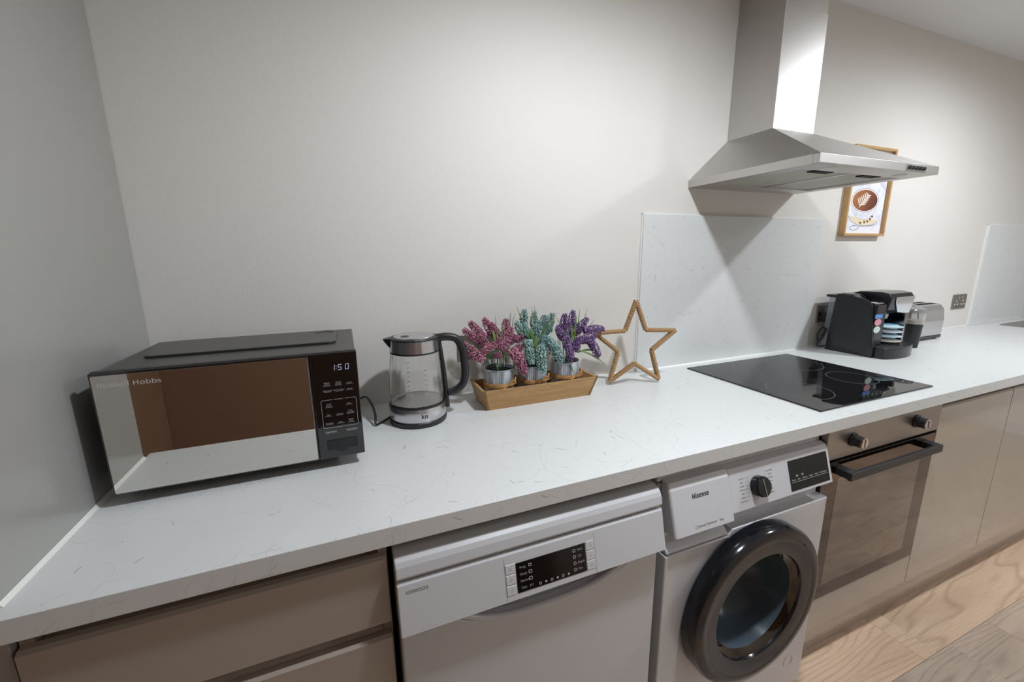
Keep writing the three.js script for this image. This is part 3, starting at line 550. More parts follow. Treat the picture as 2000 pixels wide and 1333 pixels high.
  const dig = join(seg); { const p = dig.attributes.position; for (let i = 0; i < p.count; i++) p.setX(i, p.getX(i) + p.getY(i) * 0.12); } dig.translate(0.0035, 1.1352, 0.0001);
  part('clock_digits', dig, new THREE.MeshStandardMaterial({ color: 0x000000, emissive: lin(0.62, 0.68, 1.0), emissiveIntensity: 1.3 }), cp, 'glowing blue white clock reading 1:50');
  const bs = new THREE.Shape([[0.4115, 0.9559], [0.4275, 0.9559], [0.4333, 0.9510], [0.4411, 0.9491], [0.4488, 0.9510], [0.4546, 0.9559], [0.4735, 0.9559], [0.4735, 0.9791], [0.4115, 0.9791]].map(p => new THREE.Vector2(...p)));
  part('button_gap', prismZ(bs, zf - 0.001, zf + 0.0002), gapBlack, cp);
  const bs2 = new THREE.Shape([[0.4127, 0.9570], [0.4278, 0.9570], [0.4338, 0.9522], [0.4411, 0.9504], [0.4483, 0.9522], [0.4543, 0.9570], [0.4724, 0.9570], [0.4724, 0.9780], [0.4127, 0.9780]].map(p => new THREE.Vector2(...p)));
  part('door_button', prismZ(bs2, zf - 0.001, zf + 0.0012, 0.0004, 1), M(lin(0.012, 0.012, 0.014), 0.18), cp, 'door release button');
  for (const fx of [0.07, 0.44]) for (const fz of [0.09, 0.29]) part('foot', cyl(0.014, 0.015, y0 - W + 0.003, 16, fx, W, fz), blackPlastic, t);
}

// ---------- kettle ----------
{
  const x = 0.644, z = 0.158;
  const t = thing('electric_kettle', 'glass electric kettle with steel bands and black handle beside the microwave', 'kettle', [x, W, z]);
  part('power_base', lathe([[0, 0], [0.079, 0], [0.081, 0.004], [0.0805, 0.013], [0.078, 0.016], [0, 0.016]], 64, x, W, z), blackPlastic, t);
  part('steel_base', lathe([[0.0785, 0.0165], [0.0800, 0.019], [0.0795, 0.052], [0.0785, 0.054], [0, 0.054]], 72, x, W, z), brushed, t, 'brushed steel lower band');
  part('seal_ring', lathe([[0.0795, 0.0535], [0.0802, 0.055], [0.0790, 0.0585], [0.0745, 0.0585], [0.0745, 0.0535]], 64, x, W, z), blackPlastic, t);
  part('heating_plate', lathe([[0, 0.0600], [0.055, 0.0600], [0.066, 0.0575], [0.0735, 0.0600]], 64, x, W, z), M(lin(0.42, 0.41, 0.40), 0.18, 1), t, 'round steel heating plate');
  const out = [[0.0775, 0.0585], [0.0765, 0.09], [0.0725, 0.15], [0.0665, 0.205]], inn = out.map(([r, h]) => [r - 0.0026, h]).reverse();
  const jug = part('glass_jug', lathe([...out, ...inn, out[0]], 72, x, W, z), M(0xffffff, 0.0, 0, { transmission: 1, thickness: 0.0026, ior: 1.48 }), t, 'clear tapered glass');
  // printed water scale
  const dirA = (a) => [Math.sin(a), Math.cos(a)];
  const marks = []; const put = (a, h, w, hh) => { const r = 0.0725 + (0.15 - h) * 0.07 + 0.0012; const g = box(-w / 2, w / 2, -hh / 2, hh / 2, 0, 0.0003); g.rotateY(a); g.translate(x + Math.sin(a) * r, W + h, z + Math.cos(a) * r); marks.push(g); };
  for (let i = 0; i < 7; i++) { put(-0.42, 0.185 - i * 0.0125, i % 2 ? 0.004 : 0.0065, 0.0016); put(-0.47, 0.185 - i * 0.0125 - 0.003, 0.003, 0.0012); }
  for (let i = 0; i < 5; i++) { put(0.18, 0.162 - i * 0.0135, i % 2 ? 0.004 : 0.0065, 0.0016); put(0.22, 0.162 - i * 0.0135 - 0.003, 0.003, 0.0012); }
  part('level_marks', marks, M(lin(0.18, 0.18, 0.17), 0.6), jug, 'printed water level marks');
  part('top_band', lathe([[0.0640, 0.203], [0.0672, 0.2035], [0.0655, 0.238], [0.0630, 0.238]], 72, x, W, z), brushed, t, 'brushed steel collar');
  part('collar_ring', lathe([[0.0674, 0.2015], [0.0680, 0.2035], [0.0676, 0.206], [0.063, 0.206], [0.063, 0.2015]], 64, x, W, z), blackPlastic, t);
  const lid = part('lid', lathe([[0.0655, 0.2375], [0.0660, 0.2405], [0.0630, 0.2440], [0.0560, 0.2450], [0, 0.2450], [0, 0.2375]], 64, x, W, z), blackPlastic, t);
  part('lid_disc', lathe([[0.0555, 0.2448], [0.0550, 0.2462], [0, 0.2465]], 64, x, W, z), brushed, lid, 'steel lid disc');
  const lb = lathe([[0.011, 0.2464], [0.011, 0.2474], [0.009, 0.2480], [0, 0.2480]], 32, 0, 0, 0); lb.translate(x - 0.026, W, z + 0.008); part('lid_button', lb, darkGrey, lid);
  // spout and handle lie on one line through the axis
  const ux = -0.985, uz = -0.174; // spout direction, up to the left
  const sp = new THREE.BufferGeometry(); const P = (d, s, h) => [x + ux * d - uz * s, W + h, z + uz * d + ux * s];
  const v = [P(0.058, 0.026, 0.243), P(0.058, -0.026, 0.243), P(0.084, 0.004, 0.240), P(0.084, -0.004, 0.240), P(0.063, 0.014, 0.212), P(0.063, -0.014, 0.212), P(0.082, 0, 0.233)];
  sp.setAttribute('position', new THREE.Float32BufferAttribute([0, 2, 1, 1, 2, 3, 0, 4, 2, 4, 6, 2, 1, 3, 5, 5, 3, 6, 2, 6, 3, 4, 5, 6].flatMap(i => v[i]), 3)); sp.computeVertexNormals(); sp.setAttribute('uv', new THREE.Float32BufferAttribute(new Array(48).fill(0), 2));
  part('spout', sp, blackPlastic, t, 'pointed black spout');
  const H = (d, h) => [x - ux * d, W + h, z - uz * d];
  const hp = [H(0.060, 0.236), H(0.090, 0.238), H(0.116, 0.231), H(0.1315, 0.205), H(0.137, 0.165), H(0.1385, 0.125), H(0.132, 0.098), H(0.110, 0.078), H(0.088, 0.072)];
  part('handle', [tube(hp, 0.0115, 64, 14)], blackPlastic, t, 'curved black handle');
  part('handle_spine', [tube([H(0.066, 0.236), H(0.0705, 0.200), H(0.0775, 0.14), H(0.082, 0.075), H(0.0845, 0.030)], 0.0065, 32, 10)], blackPlastic, t, 'black strip down the jug');
  const a = 0.055; const kn = lettering('kn', fontB, 0.0165, 0.0125, 0.0008); kn.rotateY(a); kn.translate(x + Math.sin(a) * 0.0796, W + 0.0345, z + Math.cos(a) * 0.0796); part('lettering', kn, printDark, t, 'black brand lettering');
  part('power_cord', tube([[x - 0.076, W + 0.010, z - 0.02], [x - 0.092, W + 0.0055, z - 0.012], [x - 0.112, W + 0.0035, z + 0.004], [x - 0.120, W + 0.006, z + 0.012], [x - 0.118, W + 0.025, z - 0.01], [x - 0.125, W + 0.045, z - 0.06], [x - 0.14, W + 0.05, z - 0.11], [x - 0.17, W + 0.03, z - 0.13], [x - 0.22, W + 0.004, z - 0.135]], 0.0033, 80, 8), blackPlastic, t, 'black power cord');
}

// ---------- wooden tray with three flower pots ----------
{
  const wT = dataTex(512, 256, (u, v) => { const g = noise.noise(u * 5, v * 60, 2) * 22 + noise.noise(u * 14, v * 160, 8) * 14 + noise.noise(u * 2, v * 9, 4) * 16; return [188 + g, 148 + g * 0.95, 98 + g * 0.8]; });
  wT.repeat.set(4, 8);
  const wood = M(lin(0.9, 0.9, 0.9), 0.5, 0, { map: wT });
  const t = thing('wooden_tray', 'rectangular oak tray with sloping sides holding three flower pots', 'tray', [1.03, W, 0.13]);
  const b = { x0: 0.845, x1: 1.208, z0: 0.072, z1: 0.182 }, u = { x0: 0.830, x1: 1.228, z0: 0.060, z1: 0.197 }, yb = W + 0.0005, yt = W + 0.0655, th = 0.008;
  const wall = (A, B, C, Dq, n) => { // outer quad A B (bottom) C D (top), n = inward offset
    const pts = [A, B, C, Dq].map(p => new THREE.Vector3(...p)), q = pts.map(p => p.clone().add(new THREE.Vector3(...n)));
    const f = (a, b2, c, d) => [a, b2, c, a, c, d].flatMap(k => [k.x, k.y, k.z]);
    const g = new THREE.BufferGeometry(); g.setAttribute('position', new THREE.Float32BufferAttribute([...f(pts[0], pts[1], pts[2], pts[3]), ...f(q[1], q[0], q[3], q[2]), ...f(pts[3], pts[2], q[2], q[3]), ...f(q[0], q[1], pts[1], pts[0]), ...f(q[0], pts[0], pts[3], q[3]), ...f(pts[1], q[1], q[2], pts[2])], 3));
    g.computeVertexNormals(); g.setAttribute('uv', new THREE.Float32BufferAttribute(new Array(72).fill(0), 2)); return uvBox(g);
  };
  part('side_board', wall([b.x0, yb, b.z1], [b.x1, yb, b.z1], [u.x1, yt, u.z1], [u.x0, yt, u.z1], [0, 0, -th]), wood, t);
  part('side_board', wall([b.x1, yb, b.z0], [b.x0, yb, b.z0], [u.x0, yt, u.z0], [u.x1, yt, u.z0], [0, 0, th]), wood, t);
  part('end_board', wall([b.x0, yb, b.z0], [b.x0, yb, b.z1], [u.x0, yt, u.z1], [u.x0, yt, u.z0], [th, 0, 0]), wood, t);
  part('end_board', wall([b.x1, yb, b.z1], [b.x1, yb, b.z0], [u.x1, yt, u.z0], [u.x1, yt, u.z1], [-th, 0, 0]), wood, t);
  part('base_board', box(b.x0 + 0.001, b.x1 - 0.001, yb, W + 0.006, b.z0 + 0.001, b.z1 - 0.001), wood, t);

  const tinT = dataTex(256, 128, (u2, v2) => { const n = noise.noise(u2 * 16, v2 * 3, 1) * 60 + noise.noise(u2 * 50, v2 * 5, 6) * 40; const k = 186 + n; return [k - 6, k, k + 6]; });
  const tin = M(lin(0.98, 1.0, 1.0), 0.45, 0.15, { map: tinT });
  const raffia = M(lin(0.50, 0.27, 0.10), 0.8), soil = M(lin(0.012, 0.010, 0.008), 0.95), stemM = M(lin(0.09, 0.13, 0.05), 0.7);
  const leafMats = [M(lin(0.10, 0.20, 0.05), 0.6), M(lin(0.20, 0.28, 0.10), 0.6), M(lin(0.06, 0.14, 0.05), 0.6)];
  const bud = new THREE.IcosahedronGeometry(1, 0); bud.deleteAttribute('uv');
  const budMat = new THREE.MeshPhysicalMaterial({ color: 0xffffff, vertexColors: true, roughness: 0.65 });
  function spike(tones) { // unit-long spike along +y, radius about .17
    const gs = [];
    for (let i = 0; i < 170; i++) {
      const s = i / 170, a = i * 2.39996 + rr(-0.2, 0.2), r = (0.165 * Math.pow(Math.sin(Math.PI * (0.12 + 0.80 * s)), 0.6)) * (0.95 + 0.2 * rnd());
      const g = bud.clone(), k = rr(0.026, 0.044) * (1.05 - 0.35 * s);
      g.scale(k, k * 1.25, k); g.rotateZ(rr(-0.6, 0.6)); g.rotateX(rr(-0.6, 0.6)); g.translate(Math.cos(a) * r, s + rr(-0.02, 0.02), Math.sin(a) * r);
      const c = tones[Math.floor(rnd() * tones.length)], f = rr(0.75, 1.2), col = new Float32Array(g.attributes.position.count * 3);
      for (let q = 0; q < col.length; q += 3) { col[q] = Math.min(1, c[0] * f); col[q + 1] = Math.min(1, c[1] * f); col[q + 2] = Math.min(1, c[2] * f); }
      g.setAttribute('color', new THREE.BufferAttribute(col, 3)); g.computeVertexNormals(); gs.push(g);
    }
    const core = new THREE.CylinderGeometry(0.05, 0.11, 0.95, 8).toNonIndexed(); core.deleteAttribute('uv'); core.translate(0, 0.48, 0);
    const cc = new Float32Array(core.attributes.position.count * 3); for (let q = 0; q < cc.length; q += 3) { cc[q] = tones[0][0] * 0.5; cc[q + 1] = tones[0][1] * 0.5 + 0.02; cc[q + 2] = tones[0][2] * 0.5; }
    core.setAttribute('color', new THREE.BufferAttribute(cc, 3)); gs.push(core);
    const m = mergeGeometries(gs), p = m.attributes.position; for (let i = 0; i < p.count; i++) p.setX(i, p.getX(i) + 0.16 * p.getY(i) * p.getY(i) - 0.08 * p.getY(i)); // soft bend
    return m;
  }
  const px = (zx, zy) => [890 + zx / 6.06, 590 + zy / 6.06];
  function plant(cx, name, label, tones, spikes, leaves) {
    const cz = 0.127, y0 = W + 0.0062, hgt = 0.1115, R0 = 0.048;
    const o = thing(name, label, 'flower pot', [cx, y0, cz], 'flower pots in the tray');
    const rib = (g) => { const p = g.attributes.position; for (let i = 0; i < p.count; i++) { const dx = p.getX(i) - cx, dzz = p.getZ(i) - cz, r = Math.hypot(dx, dzz); if (r < 0.03) continue; const k = 1 + 0.012 * Math.cos(Math.atan2(dzz, dx) * 44) * Math.min(1, Math.max(0, (hgt - 0.006 - (p.getY(i) - y0)) / 0.03)); p.setX(i, cx + dx * k); p.setZ(i, cz + dzz * k); } g.computeVertexNormals(); return g; };
    const pg = new THREE.LatheGeometry([[0, 0], [0.0445, 0], [0.0455, 0.03], [0.0465, 0.06], [R0 - 0.0008, hgt - 0.004], [R0 + 0.001, hgt - 0.001], [R0, hgt], [R0 - 0.0018, hgt - 0.001], [R0 - 0.002, hgt - 0.012]].map(q => new THREE.Vector2(...q)), 176);
    pg.translate(cx, y0, cz);
    const pot = part('pot', rib(clean(pg)), tin, o, 'ribbed galvanised tin pot');
    part('soil', lathe([[0, hgt - 0.010], [0.03, hgt - 0.011], [R0 - 0.002, hgt - 0.012]], 32, cx, y0, cz), soil, o);
    part('raffia_band', lathe([[0.0470, 0.054], [0.0490, 0.056], [0.0494, 0.066], [0.0480, 0.069]], 48, cx, y0, cz), raffia, o, 'tan raffia band');
    const fa = 0.25, fx = cx + Math.sin(fa) * 0.05, fzz = cz + Math.cos(fa) * 0.049, fy = y0 + 0.062;
    part('raffia_bow', [tube([[fx, fy, fzz], [fx + 0.014, fy + 0.016, fzz + 0.006], [fx + 0.024, fy + 0.008, fzz + 0.006], [fx + 0.004, fy, fzz + 0.003]], 0.0020, 20, 6), tube([[fx, fy, fzz], [fx - 0.014, fy - 0.006, fzz + 0.004], [fx - 0.022, fy - 0.018, fzz + 0.004]], 0.0026, 16, 6), tube([[fx, fy, fzz], [fx + 0.018, fy + 0.010, fzz + 0.004], [fx + 0.026, fy + 0.024, fzz - 0.002]], 0.0028, 16, 6)], raffia, o, 'tied raffia bow');
    const variants = [spike(tones), spike(tones), spike(tones)];
    const oV = origins.get(o);
    spikes.forEach(([bx, by, tx, ty, dz, dzt], i) => {
      const b0 = pixAt(...px(bx, by), cz + dz), t0 = pixAt(...px(tx, ty), cz + (dzt === undefined ? dz : dzt));
      const m = new THREE.Mesh(variants[i % 3], budMat); m.name = 'flower_spike'; m.castShadow = m.receiveShadow = true;
      const dir = t0.clone().sub(b0), L = dir.length(); const wsc = Math.max(0.070, Math.min(0.092, L)) ;
      m.position.copy(b0).sub(oV); m.quaternion.setFromUnitVectors(new THREE.Vector3(0, 1, 0), dir.normalize()); m.scale.set(wsc, L, wsc); o.add(m);
      const sx = cx + (b0.x - cx) * 0.35 + rr(-0.006, 0.006), sz = cz + (b0.z - cz) * 0.4;
      part('stem', tube([[sx, y0 + hgt - 0.013, sz], [sx + (b0.x - sx) * 0.35, y0 + hgt + (b0.y - y0 - hgt) * 0.7 + 0.008, sz + (b0.z - sz) * 0.4], [b0.x, b0.y, b0.z]], 0.0009, 10, 5), stemM, o);
    });
    leaves.forEach(([bx, by, tx, ty, dz, wd], i) => {
      const b0 = pixAt(...px(bx, by), cz + dz * 0.6), t0 = pixAt(...px(tx, ty), cz + dz), mid = b0.clone().lerp(t0, 0.5); mid.y += 0.006;
      const side = new THREE.Vector3().subVectors(t0, b0).cross(new THREE.Vector3(0.2, 0.1, 1)).normalize(); const c = new THREE.CatmullRomCurve3([b0, mid, t0]); const pos = [];
      const N = 8, wdt = (s) => (wd || 0.0022) * Math.pow(Math.sin(Math.PI * (0.15 + 0.85 * s)), 0.8) + 0.0002, fr = new THREE.Vector3(0, 0, 1);
      for (let k = 0; k < N; k++) { const s0 = k / N, s1 = (k + 1) / N, p0 = c.getPoint(s0), p1 = c.getPoint(s1); const L0 = p0.clone().addScaledVector(side, wdt(s0)), R1 = p0.clone().addScaledVector(side, -wdt(s0)), L2 = p1.clone().addScaledVector(side, wdt(s1)), R3 = p1.clone().addScaledVector(side, -wdt(s1)); const m0 = p0.clone(); m0.z += 0.0008; const m1 = p1.clone(); m1.z += 0.0008;
        for (const q of [L0, m0, m1, L0, m1, L2, m0, R1, R3, m0, R3, m1]) pos.push(q.x, q.y, q.z); }
      const g = new THREE.BufferGeometry(); g.setAttribute('position', new THREE.Float32BufferAttribute(pos, 3)); g.computeVertexNormals(); g.setAttribute('uv', new THREE.Float32BufferAttribute(new Array(pos.length / 3 * 2).fill(0), 2));
      part('leaf', g, leafMats[i % 3], o);
    });
    return o;
  }
  plant(0.905, 'pink_flower_pot', 'tin pot of pink flower spikes at the kettle end of the oak tray', [[0.42, 0.13, 0.22], [0.55, 0.22, 0.33], [0.33, 0.09, 0.19], [0.62, 0.33, 0.36]], [
    [300, 480, 75, 340, 0.0], [350, 420, 150, 250, -0.02], [480, 420, 315, 205, -0.03], [330, 690, 70, 505, 0.04, 0.03], [600, 400, 580, 200, -0.02], [530, 420, 400, 260, -0.01],
    [560, 570, 650, 290, 0.025], [310, 620, 470, 480, 0.04], [660, 560, 850, 850, 0.045, 0.055], [700, 460, 860, 380, 0.0], [560, 560, 480, 450, 0.02], [660, 620, 800, 500, 0.03], [420, 570, 260, 400, 0.01], [470, 660, 520, 600, 0.03], [640, 500, 690, 380, -0.01],
  ], [[500, 740, 470, 170, -0.03], [470, 480, 430, 330, 0.03, 0.004], [340, 680, 540, 560, 0.05, 0.005], [560, 700, 545, 330, 0.0], [520, 700, 480, 300, 0.02], [400, 740, 60, 380, 0.02], [690, 800, 700, 560, 0.04, 0.004], [600, 700, 700, 130, -0.03], [480, 720, 500, 820, 0.05], [620, 650, 650, 110, -0.04], [540, 500, 560, 250, 0.0, 0.003]]);
  plant(1.020, 'teal_flower_pot', 'tin pot of pale teal flower spikes in the middle of the oak tray', [[0.32, 0.48, 0.46], [0.45, 0.62, 0.60], [0.16, 0.30, 0.31], [0.25, 0.42, 0.34]], [
    [820, 290, 795, 90, -0.03], [940, 340, 915, 120, -0.03], [1010, 330, 1045, 150, -0.03], [1110, 350, 1130, 130, -0.03], [820, 400, 700, 250, 0.0], [870, 450, 880, 740, 0.05, 0.06], [1010, 520, 1015, 860, 0.055, 0.065],
    [1070, 420, 1285, 700, 0.035, 0.045], [960, 470, 940, 270, 0.0], [1050, 450, 1090, 250, 0.0], [880, 430, 780, 260, 0.0], [1020, 520, 1020, 390, 0.03], [1120, 480, 1200, 560, 0.045], [830, 520, 850, 440, 0.035], [1060, 600, 1010, 480, 0.03], [990, 330, 960, 230, -0.02],
  ], [[940, 600, 880, 300, 0.03, 0.005], [960, 640, 900, 60, 0.0, 0.003], [960, 520, 1120, 200, 0.04, 0.005], [900, 600, 720, 50, -0.03], [960, 600, 950, 400, 0.045, 0.009], [1000, 600, 930, 40, -0.04], [900, 500, 830, 330, 0.03, 0.005], [1000, 480, 1200, 130, 0.0, 0.003], [1100, 600, 1170, 720, 0.06, 0.003], [860, 600, 690, 260, 0.0], [980, 560, 1060, 330, 0.03, 0.005], [1020, 600, 1150, 250, 0.02, 0.003]]);
  plant(1.141, 'purple_flower_pot', 'tin pot of purple flower spikes at the star end of the oak tray', [[0.17, 0.08, 0.25], [0.27, 0.15, 0.36], [0.11, 0.05, 0.16], [0.34, 0.20, 0.38]], [
    [1290, 340, 1275, 140, -0.02], [1370, 320, 1375, 100, -0.03], [1440, 370, 1550, 180, -0.02], [1520, 350, 1755, 300, 0.0], [1560, 440, 1720, 640, 0.02, 0.03], [1350, 500, 1180, 320, 0.03], [1320, 500, 1385, 700, 0.05, 0.055], [1430, 480, 1660, 380, 0.02],
    [1400, 540, 1480, 410, 0.03], [1260, 420, 1200, 280, 0.0], [1360, 420, 1330, 240, -0.01], [1460, 470, 1640, 430, -0.02], [1330, 560, 1290, 420, 0.04], [1420, 400, 1420, 250, -0.02], [1400, 580, 1450, 500, 0.03],
  ], [[1400, 500, 1430, 160, 0.0, 0.004], [1420, 600, 1560, 70, -0.02], [1400, 560, 1290, 300, 0.03, 0.003], [1430, 580, 1640, 210, 0.0], [1440, 560, 1780, 740, 0.03, 0.003], [1330, 700, 1395, 850, 0.06, 0.0035], [1400, 560, 1250, 470, 0.05, 0.005], [1400, 600, 1190, 180, -0.02, 0.003], [1420, 560, 1470, 80, -0.03], [1430, 600, 1660, 580, 0.02, 0.003], [1390, 480, 1360, 250, 0.02, 0.003]]);
}

// ---------- rope star ----------
{
  const h = 0.291, w = 0.300, cxS = 1.4215, zS = 0.138;
  const t = thing('rope_star', 'five-pointed star wrapped in tan rope, standing before the wall beside the tray', 'ornament', [cxS, W + 0.0090, zS]);
  t.rotation.set(-0.055, -0.245, 0, 'YXZ');
  const P2 = []; const Ro = 0.158, Ri = 0.066, cy = 0.132;
  for (let i = 0; i < 10; i++) { const a = Math.PI / 2 - i * Math.PI / 5, r = i % 2 ? Ri : Ro; P2.push(new THREE.Vector2(Math.cos(a) * r, cy + Math.sin(a) * r)); }
  const ropeM = [M(lin(0.55, 0.36, 0.19), 0.85), M(lin(0.50, 0.315, 0.16), 0.85)], coreM = M(lin(0.24, 0.13, 0.05), 0.9);
  for (let i = 0; i < 10; i++) {
    const A = P2[i], B = P2[(i + 1) % 10], d = B.clone().sub(A), L = d.length(), ang = Math.atan2(d.y, d.x);
    const pitch = 0.0056, turns = Math.round(L / pitch), pts = [], hx = 0.0058, hz = 0.0108;
    for (let k = 0; k <= turns * 12; k++) { const s = k / (turns * 12), a = s * turns * 2 * Math.PI; const c = Math.cos(a), q = Math.sin(a); pts.push(new THREE.Vector3(s * L, Math.sign(c) * Math.pow(Math.abs(c), 0.75) * hx, Math.sign(q) * Math.pow(Math.abs(q), 0.75) * hz)); }
    const g = clean(new THREE.TubeGeometry(new THREE.CatmullRomCurve3(pts), turns * 12, 0.0023, 6, false)); g.rotateZ(ang); g.translate(A.x, A.y, 0);
    const core = clean(new RoundedBoxGeometry(L, 0.0105, 0.0205, 2, 0.003)); core.translate(L / 2, 0, 0); core.rotateZ(ang); core.translate(A.x, A.y, 0);
    const mk = (name, geo, mat, par) => { const m = new THREE.Mesh(geo, mat); m.name = name; m.castShadow = m.receiveShadow = true; par.add(m); return m; };
    const bar = mk('star_bar', core, coreM, t); mk('rope_wrap', g, ropeM[i % 2], bar);
  }
}

// ---------- coffee machine, pods, cup, toaster ----------
{
  const x0 = 2.600, x1 = 2.850, xm = 2.684;
  const t = thing('coffee_machine', 'black pod coffee machine with stickers and a stack of pods, beyond the hob', 'coffee machine', [2.725, W, 0.17]);
  const black = M(lin(0.014, 0.014, 0.017), 0.22), y = (v) => W + v;
  part('side_panel', prismX([[0.062, y(0.001)], [0.258, y(0.001)], [0.258, y(0.05)], [0.248, y(0.075)], [0.242, y(0.14)], [0.231, y(0.222)], [0.221, y(0.241)], [0.203, y(0.253)], [0.13, y(0.268)], [0.088, y(0.270)], [0.080, y(0.262)]], x0, x0 + 0.012, 0.003, 3), black, t, 'tall black side panel');
  part('housing', prismX([[0.066, y(0.001)], [0.165, y(0.001)], [0.165, y(0.255)], [0.14, y(0.270)], [0.095, y(0.272)], [0.084, y(0.262)]], x0 + 0.0125, x1, 0.004, 3), black, t);
  const col = part('front_column', box(x0 + 0.0125, xm - 0.002, y(0.050), y(0.234), 0.166, 0.245, 0.006, 3), black, t);
  part('column_cap', box(x0 + 0.013, xm - 0.003, y(0.232), y(0.243), 0.17, 0.239, 0.0055, 3), chrome, t);
  const head = part('brew_head', prismX([[0.14, y(0.182)], [0.218, y(0.182)], [0.245, y(0.205)], [0.256, y(0.262)], [0.246, y(0.277)], [0.21, y(0.283)], [0.13, y(0.281)], [0.10, y(0.272)]], xm, x1 + 0.002, 0.005, 4), black, t);
  const cf = new THREE.Shape([[2.712, y(0.262)], [2.722, y(0.236)], [2.760, y(0.192)], [x1 + 0.003, y(0.184)], [x1 + 0.003, y(0.262)]].map(p => new THREE.Vector2(...p))), cg = prismZ(cf, 0, 0.003, 0.001, 2);
  { const p = cg.attributes.position; for (let i = 0; i < p.count; i++) p.setZ(i, p.getZ(i) + 0.2440 + (p.getY(i) - y(0.184)) * 0.165); cg.computeVertexNormals(); }
  part('chrome_front', cg, chrome, head, 'chrome front flap');
  part('nozzle', lathe([[0.014, 0.0], [0.017, 0.014], [0.017, 0.022], [0, 0.022], [0, 0]], 24, 2.745, y(0.160), 0.205), M(lin(0.55, 0.55, 0.53), 0.4), head);
  part('right_column', box(x1 - 0.014, x1 + 0.002, y(0.055), y(0.182), 0.166, 0.243, 0.003, 2), M(lin(0.30, 0.30, 0.33), 0.15, 1), t, 'chrome strip');
  // drip tray with rounded front
  const ds = new THREE.Shape(); ds.moveTo(x0 + 0.0125, -0.166); ds.lineTo(x0 + 0.0125, -0.294); ds.bezierCurveTo(x0 + 0.06, -0.325, x1 - 0.05, -0.325, x1 + 0.004, -0.275); ds.lineTo(x1 + 0.004, -0.166); ds.lineTo(x0 + 0.0125, -0.166);
  const dg = prismZ(ds, 0, 0.046, 0.003, 3, 16); dg.rotateX(-Math.PI / 2); dg.translate(0, y(0.001), 0); part('drip_tray', dg, black, t);
  const dr = prismZ(ds, 0, 0.003, 0.001, 2, 16); dr.rotateX(-Math.PI / 2); dr.translate(0, y(0.0472), 0); part('tray_rim', dr, M(lin(0.12, 0.12, 0.125), 0.25, 0.8), t);
  const sx = pixAt(1717, 620, 0.246).x;
  part('sticker', box(sx - 0.026, sx + 0.026, y(0.172), y(0.190), 0.2449, 0.2455), M(lin(0.10, 0.28, 0.62), 0.5), col, 'blue sticker');
  const round = (yy) => { const g = latheZ([[0, 0.0006], [0.0150, 0.0006], [0.0150, 0]], 24, 0, 0, 0); g.scale(1.6, 1, 1); g.translate(sx, yy, 0.2449); return g; };
  part('sticker', round(y(0.155)), M(lin(0.68, 0.30, 0.36), 0.5), col, 'round pink sticker');
  part('sticker', round(y(0.122)), M(lin(0.62, 0.72, 0.66), 0.5), col, 'round pale green sticker');
  part('water_tank', prismX([[0.036, y(0.012)], [0.060, y(0.012)], [0.078, y(0.250)], [0.046, y(0.250)]], x0 + 0.01, x1 - 0.01, 0.004, 2), M(lin(0.85, 0.86, 0.92), 0.12, 0, { transmission: 0.75, thickness: 0 }), t, 'clear water tank at the back');
  part('tank_lid', box(x0 + 0.006, x1 - 0.006, y(0.2505), y(0.262), 0.034, 0.079, 0.003, 2), blackPlastic, t);
  part('power_cord', [tube([[2.627, 1.036, 0.040], [2.622, 1.02, 0.052], [2.585, 0.985, 0.055], [2.562, 0.945, 0.05], [2.575, 0.925, 0.045], [2.595, 0.921, 0.048], [2.62, 0.928, 0.055]], 0.0035, 50, 8), tube([[2.562, 0.945, 0.05], [2.572, 0.985, 0.04], [2.600, 1.015, 0.045], [2.608, 1.0, 0.05], [2.585, 0.965, 0.055], [2.562, 0.945, 0.05]], 0.003, 40, 8)], blackPlastic, t, 'black looped cord');
  // pods stacked in the bay
  const podT = [[0.55, 0.72, 0.78], [0.62, 0.66, 0.72], [0.60, 0.75, 0.80], [0.60, 0.57, 0.52]];
  let py = y(0.0508);
  ['grey beige coffee pod at the bottom of the stack in the machine', 'white and blue coffee pod second from the bottom of the stack', 'pale grey coffee pod second from the top of the stack', 'pale blue coffee pod on top of the stack in the machine'].forEach((lab, i) => {
    const o = thing('coffee_pod', lab, 'coffee pod', [2.757, py, 0.222], 'pods stacked in the coffee machine');
    const c = [podT[3], podT[2], podT[1], podT[0]][i];
    part('pouch', lathe([[0, 0.001], [0.034, 0.0025], [0.044, 0.009], [0.055, 0.0105], [0.055, 0.0115], [0.044, 0.0135], [0.034, 0.0195], [0, 0.0205]], 32, 2.757, py, 0.222), M(lin(...c), 0.3), o);
    part('printed_top', lathe([[0.032, 0.0198], [0.016, 0.0208], [0, 0.0212]], 24, 2.757, py, 0.222), M(i % 2 ? lin(0.16, 0.42, 0.62) : lin(0.7, 0.72, 0.70), 0.35), o);
    py += 0.0215;
  });
}
